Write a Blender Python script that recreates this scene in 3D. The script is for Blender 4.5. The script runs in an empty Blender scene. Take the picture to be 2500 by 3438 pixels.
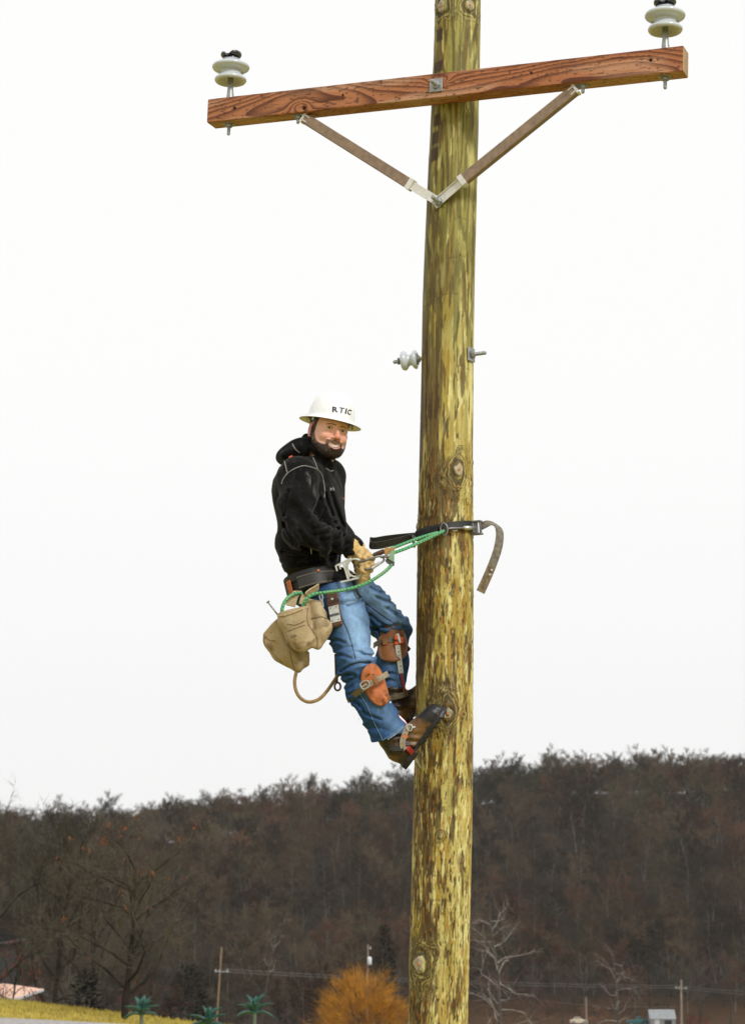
import bpy, math, random
import numpy as np
from mathutils import Vector, Matrix
from mathutils.bvhtree import BVHTree

S = bpy.context.scene
# ------------------------------------------------------------------ camera
ZC = 3.0                       # eye height above the datum (photographer on the slope)
FPX, CX, CY = 7110.0, 1250.0, 1719.0
PITCH = math.radians(9.87)
cam_d = bpy.data.cameras.new('camera'); cam = bpy.data.objects.new('camera', cam_d)
S.collection.objects.link(cam); S.camera = cam
cam_d.sensor_fit = 'VERTICAL'; cam_d.sensor_height = 36.0; cam_d.lens = 36.0 * FPX / 3438.0
cam_d.clip_start = 0.1; cam_d.clip_end = 6000
cam.location = (0, 0, ZC); cam.rotation_euler = (math.pi / 2 + PITCH, 0, 0)
cam_d.dof.use_dof = True; cam_d.dof.focus_distance = 9.1; cam_d.dof.aperture_fstop = 8.0
# ------------------------------------------------------------------ world: bright overcast
w = bpy.data.worlds.new('World'); S.world = w; w.use_nodes = True
nt = w.node_tree; nt.nodes.clear()
sky = nt.nodes.new('ShaderNodeTexSky'); sky.sky_type = 'NISHITA'; sky.sun_disc = False
SUN = Vector((0.50, -0.72, 0.62)).normalized()
sky.sun_elevation = math.asin(SUN.z); sky.sun_rotation = math.atan2(SUN.x, SUN.y)
sc_ = nt.nodes.new('ShaderNodeVectorMath'); sc_.operation = 'SCALE'; sc_.inputs['Scale'].default_value = 0.07
tc = nt.nodes.new('ShaderNodeTexCoord'); sep = nt.nodes.new('ShaderNodeSeparateXYZ')
cr = nt.nodes.new('ShaderNodeValToRGB')
cr.color_ramp.elements[0].position = 0.0; cr.color_ramp.elements[0].color = (0.618, 0.624, 0.620, 1)
cr.color_ramp.elements[1].position = 0.24; cr.color_ramp.elements[1].color = (0.665, 0.665, 0.658, 1)
mx = nt.nodes.new('ShaderNodeMix'); mx.data_type = 'RGBA'; mx.inputs['Factor'].default_value = 0.985
bg = nt.nodes.new('ShaderNodeBackground'); bg.inputs['Strength'].default_value = 1.0
wo = nt.nodes.new('ShaderNodeOutputWorld')
L = nt.links.new
L(tc.outputs['Generated'], sep.inputs[0]); L(sep.outputs['Z'], cr.inputs[0])
L(sky.outputs[0], sc_.inputs[0]); L(sc_.outputs[0], mx.inputs['A']); L(cr.outputs[0], mx.inputs['B'])
L(mx.outputs['Result'], bg.inputs[0]); L(bg.outputs[0], wo.inputs[0])
# ------------------------------------------------------------------ veiled sun
sl = bpy.data.lights.new('sun', 'SUN'); sl.energy = 1.5; sl.angle = math.radians(10); sl.color = (1, 0.98, 0.95)
so = bpy.data.objects.new('sun', sl); S.collection.objects.link(so); so.location = (20, -30, 40)
so.rotation_euler = SUN.to_track_quat('Z', 'Y').to_euler()
S.view_settings.view_transform = 'Standard'; S.view_settings.look = 'None'
S.view_settings.exposure = 0.6; S.view_settings.gamma = 1.0; S.view_settings.use_curve_mapping = False
S.render.engine = 'CYCLES'; S.cycles.max_bounces = 6; S.cycles.use_denoising = True
S.cycles.volume_bounces = 0

# ------------------------------------------------------------------ helpers
R_ = np.array((1.0, 0, 0)); F_ = np.array((0, math.cos(PITCH), math.sin(PITCH))); U_ = np.array((0, -math.sin(PITCH), math.cos(PITCH)))
CAM = np.array((0, 0, ZC))
def ray(px, py):
    return F_ + R_ * ((px - CX) / FPX) - U_ * ((py - CY) / FPX)
def P(px, py, Y):                                  # point at distance Y that the photograph shows at (px, py)
    d = ray(px, py); return CAM + d * (Y / d[1])
def arr(*pts): return np.array([P(*p) for p in pts])
rng = np.random.default_rng(7); random.seed(7)

def unit(v):
    v = np.asarray(v, float); return v / (np.linalg.norm(v, axis=-1, keepdims=True) + 1e-12)

def vnoise(p, s=0):                                # value noise in 0..1 on (N,3)
    p = np.asarray(p, np.float32); i = np.floor(p); f = p - i; f = f * f * (3 - 2 * f); i = i.astype(np.int32).astype(np.uint32)
    with np.errstate(over='ignore'):
        A = np.uint32(374761393); B = np.uint32(668265263); C = np.uint32(1274126177); s0 = np.uint32((s * 974634321) & 0xFFFFFFFF)
        X = [i[:, 0] * A + s0]; X.append(X[0] + A); Yv = [i[:, 1] * B]; Yv.append(Yv[0] + B); Z = [i[:, 2] * C]; Z.append(Z[0] + C)
        flat = not f[:, 2].any(); r = np.zeros(len(p), np.float32)
        for a in (0, 1):
            wx = f[:, 0] if a else 1 - f[:, 0]
            for b in (0, 1):
                wxy = wx * (f[:, 1] if b else 1 - f[:, 1]); XY = X[a] + Yv[b]
                for c in ((0,) if flat else (0, 1)):
                    n = XY + Z[c]; n = (n ^ (n >> np.uint32(15))) * np.uint32(2246822519); n = (n ^ (n >> np.uint32(13))) * np.uint32(3266489917); n ^= n >> np.uint32(16)
                    w_ = wxy if flat else wxy * (f[:, 2] if c else 1 - f[:, 2]); r += w_ * (n >> np.uint32(8)).astype(np.float32)
    return r * np.float32(1 / 16777215.0)
def fbm(p, o=3, s=0):
    r = 0; a = 0.5; t = 0
    for k in range(o):
        r = r + a * vnoise(p * 2.03 ** k, s + k * 17); t += a; a *= 0.5
    return r / t
def sstep(a, b, x):
    t = np.clip((x - a) / (b - a), 0, 1); return t * t * (3 - 2 * t)
def mixc(c, d, t):
    t = np.asarray(t)[:, None]; return c * (1 - t) + np.asarray(d) * t

# materials
MATS = {}
def mat(name, col=(0.5, 0.5, 0.5), rough=0.6, metal=0.0, var=0.15, scale=30.0, bump=0.0, bscale=80.0, vcol=False, spec=0.5, stretch=None, sub=0.0, coat=0.0, trans=0.0, sheen=0.0):
    if name in MATS: return MATS[name]
    m = bpy.data.materials.new(name); m.use_nodes = True; t = m.node_tree; b = t.nodes['Principled BSDF']
    b.inputs['Roughness'].default_value = rough; b.inputs['Metallic'].default_value = metal
    b.inputs['Specular IOR Level'].default_value = spec
    if coat: b.inputs['Coat Weight'].default_value = coat; b.inputs['Coat Roughness'].default_value = 0.15
    if sheen: b.inputs['Sheen Weight'].default_value = sheen; b.inputs['Sheen Roughness'].default_value = .45
    if sub:
        b.inputs['Subsurface Weight'].default_value = sub; b.inputs['Subsurface Radius'].default_value = (0.012, 0.005, 0.003); b.inputs['Subsurface Scale'].default_value = 1.0
    co = t.nodes.new('ShaderNodeTexCoord'); mp = t.nodes.new('ShaderNodeMapping')
    t.links.new(co.outputs['Object'], mp.inputs[0])
    if stretch: mp.inputs['Scale'].default_value = stretch
    n = t.nodes.new('ShaderNodeTexNoise'); n.inputs['Scale'].default_value = scale; n.inputs['Detail'].default_value = 5
    t.links.new(mp.outputs[0], n.inputs['Vector'])
    mr = t.nodes.new('ShaderNodeMapRange'); mr.inputs['From Min'].default_value = 0.25; mr.inputs['From Max'].default_value = 0.75
    mr.inputs['To Min'].default_value = 1 - var; mr.inputs['To Max'].default_value = 1 + var
    t.links.new(n.outputs['Fac'], mr.inputs['Value'])
    mu = t.nodes.new('ShaderNodeVectorMath'); mu.operation = 'SCALE'
    if vcol:
        a = t.nodes.new('ShaderNodeAttribute'); a.attribute_name = 'Col'; t.links.new(a.outputs['Color'], mu.inputs[0])
    else: mu.inputs[0].default_value = col[:3]
    t.links.new(mr.outputs[0], mu.inputs['Scale']); t.links.new(mu.outputs[0], b.inputs['Base Color'])
    if bump:
        n2 = t.nodes.new('ShaderNodeTexNoise'); n2.inputs['Scale'].default_value = bscale; n2.inputs['Detail'].default_value = 6
        t.links.new(mp.outputs[0], n2.inputs['Vector'])
        bp = t.nodes.new('ShaderNodeBump'); bp.inputs['Strength'].default_value = 0.6; bp.inputs['Distance'].default_value = bump
        t.links.new(n2.outputs['Fac'], bp.inputs['Height']); t.links.new(bp.outputs[0], b.inputs['Normal'])
    MATS[name] = m; return m

WL = {}                                            # world location of every object made here
def tag(o, label, cat, group=None, kind=None):
    if label: o['label'] = label
    if cat: o['category'] = cat
    if group: o['group'] = group
    if kind: o['kind'] = kind
    return o
def thing(name, loc, label, cat, group=None):
    o = bpy.data.objects.new(name, None); o.empty_display_size = 0.1; S.collection.objects.link(o)
    o.location = loc; WL[o] = np.array(loc, float); return tag(o, label, cat, group)
def mesh(name, V, F, m, cols=None, smooth=True, uv=None):
    me = bpy.data.meshes.new(name); V = np.asarray(V, np.float32)
    if isinstance(F, np.ndarray):
        k = F.shape[1]; n = len(F)
        me.vertices.add(len(V)); me.vertices.foreach_set('co', V.ravel())
        me.loops.add(n * k); me.loops.foreach_set('vertex_index', F.astype(np.int32).ravel())
        me.polygons.add(n); me.polygons.foreach_set('loop_start', np.arange(0, n * k, k, dtype=np.int32))
        me.update(calc_edges=True)
    else:
        me.from_pydata([tuple(map(float, v)) for v in V], [], F); me.update()
    if smooth: me.polygons.foreach_set('use_smooth', np.ones(len(me.polygons), bool))
    if cols is not None:
        c = np.ones((len(V), 4), np.float32); c[:, :3] = cols
        at = me.color_attributes.new('Col', 'FLOAT_COLOR', 'POINT'); at.data.foreach_set('color', c.ravel())
    me.materials.append(m); me.validate(); return me
def obj(name, V, F, m, parent=None, cols=None, smooth=True, loc=None, label=None):
    """one mesh object from world coordinates"""
    V = np.asarray(V, float)
    if parent is not None: base = WL[parent]
    else:
        base = np.array(loc, float) if loc is not None else np.array((V[:, 0].mean(), V[:, 1].mean(), V[:, 2].min()))
    o = bpy.data.objects.new(name, mesh(name, V - base, F, m, cols, smooth)); S.collection.objects.link(o)
    if parent is not None: o.parent = parent
    else: o.location = base
    WL[o] = base
    if label: o['label'] = label
    return o

class MB:                                          # collects shapes into one mesh
    def __init__(s): s.V = []; s.F = []; s.n = 0
    def add(s, V, F):
        V = np.asarray(V, float); F = [tuple(int(i) + s.n for i in f) for f in F]
        s.V.append(V); s.F += F; s.n += len(V); return s
    def box(s, c, ax, ay, az, bev=0.0):            # centre and three half-axis vectors
        c = np.asarray(c, float); A = [np.asarray(a, float) for a in (ax, ay, az)]
        if bev <= 0:
            V = [c + i * A[0] + j * A[1] + k * A[2] for i in (-1, 1) for j in (-1, 1) for k in (-1, 1)]
            F = [(0, 1, 3, 2), (4, 6, 7, 5), (0, 4, 5, 1), (2, 3, 7, 6), (0, 2, 6, 4), (1, 5, 7, 3)]
            return s.add(V, F)
        ln = [np.linalg.norm(a) for a in A]; b = [1 - min(bev / l, 0.9) for l in ln]
        V = []; idx = {}
        for i in (-1, 1):
            for j in (-1, 1):
                for k in (-1, 1):
                    for q in range(3):
                        f = [1 if r == q else b[r] for r in range(3)]
                        idx[(i, j, k, q)] = len(V); V.append(c + i * f[0] * A[0] + j * f[1] * A[1] + k * f[2] * A[2])
        F = []
        for q in range(3):
            r1, r2 = [r for r in range(3) if r != q]
            for sg in (-1, 1):
                f = []
                for a, bb in ((-1, -1), (1, -1), (1, 1), (-1, 1)):
                    k = [0, 0, 0]; k[q] = sg; k[r1] = a; k[r2] = bb; f.append(idx[(*k, q)])
                F.append(f)
        for q in range(3):                         # edges along q
            r1, r2 = [r for r in range(3) if r != q]
            for a in (-1, 1):
                for bb in (-1, 1):
                    k0 = [0, 0, 0]; k0[q] = -1; k0[r1] = a; k0[r2] = bb; k1 = list(k0); k1[q] = 1
                    F.append([idx[(*k0, r1)], idx[(*k1, r1)], idx[(*k1, r2)], idx[(*k0, r2)]])
        for i in (-1, 1):
            for j in (-1, 1):
                for k in (-1, 1): F.append([idx[(i, j, k, 0)], idx[(i, j, k, 1)], idx[(i, j, k, 2)]])
        return s.add(V, F)
    def tube(s, pts, r, n=10, caps=True, closed=False, squash=None):
        pts = np.asarray(pts, float); m = len(pts); r = np.full(m, r) if np.isscalar(r) else np.asarray(r, float)
        T = unit(np.gradient(pts, axis=0)) if not closed else unit(np.roll(pts, -1, 0) - np.roll(pts, 1, 0))
        up = np.array((0, 0, 1.0)) if abs(T[0][2]) < 0.9 else np.array((1.0, 0, 0))
        N = unit(np.cross(T[0], up)); V = []
        for i in range(m):
            N = unit(N - T[i] * np.dot(N, T[i])); B = np.cross(T[i], N)
            a = np.arange(n) / n * 2 * math.pi
            V.append(pts[i] + r[i] * (np.cos(a)[:, None] * N + np.sin(a)[:, None] * B))
        F = []
        for i in range(m if closed else m - 1):
            j = (i + 1) % m
            for k in range(n): F.append((i * n + k, i * n + (k + 1) % n, j * n + (k + 1) % n, j * n + k))
        if caps and not closed:
            F.append(tuple(range(n))[::-1]); F.append(tuple((m - 1) * n + k for k in range(n)))
        return s.add(np.concatenate(V), F)
    def lathe(s, base, axis, prof, n=32):          # prof: (radius, height) pairs
        axis = unit(axis); N = unit(np.cross(axis, (0, 1, 0.3))); B = np.cross(axis, N)
        a = np.arange(n) / n * 2 * math.pi; V = []; F = []
        for (r, h) in prof: V.append(np.asarray(base) + axis * h + r * (np.cos(a)[:, None] * N + np.sin(a)[:, None] * B))
        for i in range(len(prof) - 1):
            for k in range(n): F.append((i * n + k, i * n + (k + 1) % n, (i + 1) * n + (k + 1) % n, (i + 1) * n + k))
        F.append(tuple(range(n))[::-1]); F.append(tuple((len(prof) - 1) * n + k for k in range(n)))
        return s.add(np.concatenate(V), F)
    def ribbon(s, pts, wid, half, thick):          # flat strap: centre line, width direction(s), half width(s), thickness
        pts = np.asarray(pts, float); m = len(pts); W = np.asarray(wid, float)
        if W.ndim == 1: W = np.tile(W, (m, 1))
        half = np.full(m, half) if np.isscalar(half) else np.asarray(half)
        T = unit(np.gradient(pts, axis=0)); W = unit(W - T * (W * T).sum(1)[:, None]); N = np.cross(T, W)
        V = []
        for i in range(m):
            for a, b in ((-1, -1), (1, -1), (1, 1), (-1, 1)): V.append(pts[i] + a * half[i] * W[i] + b * thick / 2 * N[i])
        F = []
        for i in range(m - 1):
            for k in range(4): F.append((i * 4 + k, i * 4 + (k + 1) % 4, i * 4 + 4 + (k + 1) % 4, i * 4 + 4 + k))
        F += [(3, 2, 1, 0), tuple((m - 1) * 4 + k for k in range(4))]
        return s.add(np.array(V), F)
    def build(s, name, m, parent=None, smooth=False, **k):
        return obj(name, np.concatenate(s.V), s.F, m, parent, smooth=smooth, **k)
def spline(pts, n=8, closed=False):                # Catmull-Rom
    p = np.asarray(pts, float)
    q = np.vstack([p[-1:], p, p[:2]]) if closed else np.vstack([2 * p[0] - p[1], p, 2 * p[-1] - p[-2]])
    out = []
    for i in range(len(q) - 3):
        for t in np.arange(n) / n:
            a, b, c, d = q[i:i + 4]
            out.append(0.5 * (2 * b + (c - a) * t + (2 * a - 5 * b + 4 * c - d) * t * t + (3 * b - a - 3 * c + d) * t ** 3))
    if not closed: out.append(p[-1])
    return np.array(out)
def ring(c, A, B, n=48):                           # ellipse points, A and B semi-axis vectors
    a = np.arange(n) / n * 2 * math.pi
    return np.asarray(c) + np.cos(a)[:, None] * np.asarray(A) + np.sin(a)[:, None] * np.asarray(B)
def grid_faces(nu, nv, wrap_u=False):
    i, j = np.meshgrid(np.arange(nu if wrap_u else nu - 1), np.arange(nv - 1), indexing='ij')
    a = i * nv + j; b = ((i + 1) % nu) * nv + j
    return np.stack([a, b, b + 1, a + 1], -1).reshape(-1, 4)

# signed distance shapes + naive surface nets, for cloth, skin and leather
def cap(p, a, b, ra, rb=None):
    a = np.asarray(a); b = np.asarray(b); rb = ra if rb is None else rb
    v = b - a; h = np.clip(((p - a) @ v) / (v @ v), 0, 1)
    return np.linalg.norm(p - a - h[:, None] * v, axis=1) - (ra + (rb - ra) * h)
def ell(p, c, r, Rm=None):
    q = p - np.asarray(c)
    if Rm is not None: q = q @ np.asarray(Rm)      # columns of Rm are the local axes
    r = np.asarray(r, float); k0 = np.linalg.norm(q / r, axis=1); k1 = np.linalg.norm(q / (r * r), axis=1) + 1e-9
    return k0 * (k0 - 1) / k1
def smin(a, b, k):
    h = np.clip(0.5 + 0.5 * (b - a) / k, 0, 1); return b * (1 - h) + a * h - k * h * (1 - h)
def smax(a, b, k): return -smin(-a, -b, k)
def chain(p, pts, rs, k=0.03):
    d = None
    for i in range(len(pts) - 1):
        e = cap(p, pts[i], pts[i + 1], rs[i], rs[i + 1]); d = e if d is None else smin(d, e, k)
    return d
def nets(f, lo, hi, h):
    lo = np.asarray(lo, float); n = np.ceil((np.asarray(hi) - lo) / h).astype(int) + 1
    ax = [lo[i] + np.arange(n[i]) * h for i in range(3)]
    # coarse pass first, fine samples only near the surface
    K = 4; nc = -(-(n - 1) // K) + 1; axc = [lo[i] + np.arange(nc[i]) * h * K for i in range(3)]
    G = np.stack(np.meshgrid(*axc, indexing='ij'), -1).reshape(-1, 3); Dc = f(G).reshape(nc)
    near = np.abs(Dc) < h * K * 1.9; nr = near.copy()
    for q_ in range(3):
        b_ = nr.copy(); b_[tuple(slice(1, None) if i == q_ else slice(None) for i in range(3))] |= nr[tuple(slice(0, -1) if i == q_ else slice(None) for i in range(3))]; nr = b_
    blk = nr[:-1, :-1, :-1] if False else near
    for q_ in range(3):                            # a block is near if any of its corners is
        a_ = [slice(None)] * 3; b_ = [slice(None)] * 3; a_[q_] = slice(0, -1); b_[q_] = slice(1, None); blk = blk[tuple(a_)] | blk[tuple(b_)]
    ix = [np.minimum(np.arange(n[i]) // K, nc[i] - 2) for i in range(3)]; M0 = blk[np.ix_(*ix)]
    for q_ in range(3):                            # include the shared far faces
        b_ = M0.copy(); a1 = [slice(None)] * 3; a2 = [slice(None)] * 3; a1[q_] = slice(1, None); a2[q_] = slice(0, -1); b_[tuple(a1)] |= M0[tuple(a2)]; M0 = b_
    rx = [np.minimum((np.arange(n[i]) + K // 2) // K, nc[i] - 1) for i in range(3)]; D = Dc[np.ix_(*rx)].astype(float)
    W_ = np.argwhere(M0); Pn = lo + W_ * h; D[M0] = np.concatenate([f(c_) for c_ in np.array_split(Pn, max(1, len(Pn) // 300000))])
    s = D < 0; c = n - 1
    def sl(A, o): return A[o[0]:o[0] + c[0], o[1]:o[1] + c[1], o[2]:o[2] + c[2]]
    C = [(i, j, k) for i in (0, 1) for j in (0, 1) for k in (0, 1)]
    cnt = sum(sl(s, o).astype(np.int8) for o in C); M = (cnt > 0) & (cnt < 8)
    idx = np.full(c, -1, np.int64); cells = np.argwhere(M); idx[M] = np.arange(len(cells))
    dv = {o: sl(D, o)[M] for o in C}; acc = np.zeros((len(cells), 3)); num = np.zeros(len(cells))
    for a in C:
        for q in range(3):
            if a[q] == 0:
                b = list(a); b[q] = 1; b = tuple(b); x, y = dv[a], dv[b]; m = (x < 0) != (y < 0)
                t = np.where(m, x / np.where(m, x - y, 1), 0); pt = np.tile(np.array(a, float), (len(cells), 1)); pt[:, q] = t
                acc[m] += pt[m]; num[m] += 1
    V = lo + (cells + acc / num[:, None]) * h
    Q = []
    for q in range(3):
        r1, r2 = (q + 1) % 3, (q + 2) % 3
        a = np.moveaxis(s, q, 0); e = np.moveaxis(s[tuple(slice(0, -1) if i == q else slice(None) for i in range(3))], q, 0)
        A = s[tuple(slice(0, -1) if i == q else slice(1, -1) for i in range(3))]
        B = s[tuple(slice(1, None) if i == q else slice(1, -1) for i in range(3))]
        E = np.argwhere(A != B); fl = A[A != B]
        for i in range(3):
            if i != q: E[:, i] += 1
        def cell(d1, d2):
            k = E.copy(); k[:, r1] -= d1; k[:, r2] -= d2; return idx[k[:, 0], k[:, 1], k[:, 2]]
        qd = np.stack([cell(1, 1), cell(0, 1), cell(0, 0), cell(1, 0)], 1)
        qd[~fl] = qd[~fl][:, ::-1]; Q.append(qd)
    return V, np.concatenate(Q)
class Surf:                                        # finds points on a finished surface
    def __init__(s, V, F): s.b = BVHTree.FromPolygons([Vector(v) for v in V], [tuple(map(int, f)) for f in F])
    def at(s, px, py, off=0.003):                  # the point of this surface seen at (px, py), lifted off it
        d = ray(px, py); d = d / np.linalg.norm(d)
        h = s.b.ray_cast(Vector(CAM), Vector(d))
        if h[0] is None: return None
        n = np.array(h[1]);
        if n @ d > 0: n = -n
        return np.array(h[0]) + n * off, n
    def line(s, pts, off=0.003, n=6):
        px = spline(np.array([(a, b, 0) for a, b in pts], float), n); out = [s.at(a, b, off) for a, b, _ in px]
        return np.array([o[0] for o in out if o is not None])
# ================================================================== terrain: lawn, drop, valley floor, wooded hill
SKY_PX = np.array([(-1500, 2720), (-400, 2712), (0, 2705), (500, 2688), (800, 2663), (1100, 2625), (1350, 2592), (1600, 2568), (2000, 2535), (2500, 2505), (3200, 2480), (4500, 2490)], float)
Y_R = 760.0
_sx = np.array([P(a, b, Y_R)[0] for a, b in SKY_PX]); _sz = np.array([P(a, b, Y_R)[2] for a, b in SKY_PX]) - ZC
def ground(x, y):
    x = np.asarray(x, float); y = np.asarray(y, float)
    z60 = -3.20 - .118 * (x + 10.5); z60 = np.where(x > 12, -5.855 - .05 * (x - 12), z60); z60 = np.where(x < -16, -2.551 - .03 * (x + 16), z60)
    t = np.clip(y / 60, -2, 1); near = (-1.62 - .012 * x) * (1 - t) + z60 * t
    near = near - .35 * np.sin(np.clip(y / 60, 0, 1) * math.pi) * 0.3
    bump = np.exp(-((x - 1.9) ** 2 + (y - 9) ** 2) / 30) * (-.25); near = near + bump
    n_ = (fbm(np.stack([x / 60, y / 60, x * 0], -1).reshape(-1, 3), 3, 5).reshape(x.shape) - .5)
    yb = 470 - 150 * sstep(20, -60, x); val = -28.5 - .25 * (x / 100)
    t2 = np.clip((y - 60) / 230, 0, 1); down = z60 * (1 - t2) ** 1.6 + val * (1 - (1 - t2) ** 1.6)
    rid = np.interp(x, _sx, _sz) - 14.5 + 6 * n_
    t3 = sstep(0, 1, np.clip((y - yb) / (Y_R - yb), 0, 1)) * .55 + .45 * np.clip((y - yb) / (Y_R - yb), 0, 1)
    hill = val + (rid - val) * t3 + 5 * n_ * np.clip((y - yb) / 100, 0, 1)
    z = np.where(y < 60, near, np.where(y < yb, np.minimum(down + 0 * y, 99), hill))
    z = np.where(y > Y_R, rid - (y - Y_R) * .05 + 5 * n_ * np.clip((y - yb) / 100, 0, 1), z)
    return z + ZC
gx = np.unique(np.concatenate([np.linspace(-800, -120, 22), np.linspace(-120, -22, 40), np.linspace(-22, 22, 90), np.linspace(22, 120, 40), np.linspace(120, 800, 22)]))
gy = np.unique(np.concatenate([np.linspace(-300, 0, 12), np.linspace(0, 75, 120), np.linspace(75, 480, 70), np.linspace(480, 820, 60), np.linspace(820, 1300, 10)]))
GX, GY = np.meshgrid(gx, gy, indexing='ij'); gz = ground(GX, GY)
gv = np.stack([GX.ravel(), GY.ravel(), gz.ravel()], 1)
lawn = sstep(66, 60, gv[:, 1]); ln_ = fbm(gv * .35, 3, 3); l2 = fbm(gv * 1.4, 3, 4)
gc = np.tile(np.array((.020, .015, .010)), (len(gv), 1))                                    # leaf litter
gc = mixc(gc, (.062, .032, .014), sstep(300, 330, gv[:, 1]) * sstep(500, 478, gv[:, 1]) * sstep(5, 25, gv[:, 0]) * (.6 + .6 * (fbm(gv * .2, 2, 9))))
lc = mixc(np.tile(np.array((.40, .31, .065)), (len(gv), 1)), (.27, .27, .05), sstep(.4, .65, ln_)); lc = mixc(lc, (.42, .31, .11), sstep(.5, .7, l2) * .6); lc *= (.70 + .6 * fbm(gv * np.array((2.2, .9, 1)), 3, 14))[:, None]
gc = gc * (1 - lawn[:, None]) + lc * lawn[:, None]
gm = mat('soil_and_grass', rough=.95, vcol=True, var=.28, scale=3.0, bump=.03, bscale=14, spec=.1)
o = obj('ground', gv, grid_faces(len(gx), len(gy)), gm, cols=gc, loc=(0, 0, 0)); o['kind'] = 'structure'
# gravel drive cutting the lower left corner
dx = np.linspace(-30, 6, 60); back = np.clip(50.2 + 1.31 * (dx + 8.83), 36, 58) ; dv = []
for x, b in zip(dx, back):
    for k in range(9):
        y = b - 4.2 * k / 8; dv.append((x, y, float(ground(np.array([x]), np.array([y]))[0]) + .03 + .03 * math.sin(k / 8 * math.pi)))
o = obj('drive', np.array(dv), grid_faces(60, 9), mat('gravel', (.36, .34, .33), .95, var=.35, scale=9, bump=.02, bscale=40, spec=.1), loc=(-9, 48, ground(np.array([-9.]), np.array([48.]))[0])); o['kind'] = 'structure'
def gz1(x, y): return float(ground(np.array([float(x)]), np.array([float(y)]))[0])
# lawn blades
gb = rng.uniform([-15, 41], [1.5, 62], (34000, 2)); gb = gb[gb[:, 1] > 50.4 + 1.31 * (gb[:, 0] + 8.83)]
z = ground(gb[:, 0], gb[:, 1]); b0 = np.stack([gb[:, 0], gb[:, 1], z - .01], 1); a = rng.uniform(0, 6.28, len(gb)); hgt = rng.uniform(.04, .13, len(gb)); wv = np.stack([np.cos(a), np.sin(a), a * 0], 1) * .02
tip = b0 + np.stack([rng.normal(0, .03, len(gb)), rng.normal(0, .03, len(gb)), hgt], 1)
Vb = np.stack([b0 - wv, b0 + wv, tip], 1).reshape(-1, 3); o = obj('lawn_grass', Vb, np.arange(len(Vb)).reshape(-1, 3), mat('dry_grass', (.38, .30, .065), .9, var=.45, scale=.9, spec=.1), loc=(-6, 52, -.6)); tag(o, 'dry yellow-green winter lawn sloping down behind the pole', 'grass', kind='stuff')

# ================================================================== trees
def gen_tree(seed, H, spread, r0, start=.3, nl=11, nb=5, nt=6, nf=3, up=.75, bend=.25, lean=(0, 0), droop=0.0):
    """segments (p0, p1, r0, r1, level) of a bare winter tree standing at the origin"""
    r = np.random.default_rng(seed); segs = []
    def limb(p, d, ln, rad, lev, n):
        pts = [p]; rr = [rad]; dd = d.copy()
        for i in range(n):
            dd = unit(dd + r.normal(0, bend / (1 + .4 * (lev == 0)), 3) * (1 if lev else .35) + np.array((0, 0, .10 * up - droop * (lev > 0)))); pts.append(pts[-1] + dd * ln / n); rr.append(rad * (1 - .75 * (i + 1) / n))
        for i in range(n): segs.append((pts[i], pts[i + 1], rr[i], rr[i + 1], lev))
        return np.array(pts)
    tp = limb(np.zeros(3), unit(np.array((lean[0], lean[1], 1.))), H * .8, r0, 0, 7)
    def at(pts, t):
        k = t * (len(pts) - 1); i = min(int(k), len(pts) - 2); return pts[i] + (pts[i + 1] - pts[i]) * (k - i), unit(pts[i + 1] - pts[i])
    ph = r.uniform(0, 6.28)
    for i in range(nl):
        t = start + (1 - start) * (i + .5 * r.random()) / nl; p, d0 = at(tp, min(t, .99)); ph += 2.4 + r.normal(0, .3)
        u = up * (.55 + .6 * t); d = unit(np.array((math.cos(ph), math.sin(ph), u))); ln = spread * (1.15 - .6 * t) * r.uniform(.8, 1.15)
        lp = limb(p, d, ln, r0 * (.50 - .28 * t), 1, 4)
        for j in range(nb):
            t1 = .25 + .75 * (j + r.random()) / nb; p1, d1 = at(lp, min(t1, .99)); d = unit(d1 + r.normal(0, .55, 3) + np.array((0, 0, .25 * up)))
            bp = limb(p1, d, ln * .45 * r.uniform(.7, 1.2), r0 * .12, 2, 2)
            for k in range(nt):
                p2, d2 = at(bp, min(.15 + .85 * r.random(), .99)); d = unit(d2 + r.normal(0, .6, 3) + np.array((0, 0, .2 - droop * 2)))
                L2 = ln * .22 * r.uniform(.6, 1.3); segs.append((p2, p2 + d * L2, r0 * .045, r0 * .012, 3))
                for q_ in range(nf):
                    p3 = p2 + d * L2 * r.uniform(.2, 1); e = unit(d + r.normal(0, .6, 3)); segs.append((p3, p3 + e * L2 * r.uniform(.45, .9), r0 * .022, 0, 4))
    return segs
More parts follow.
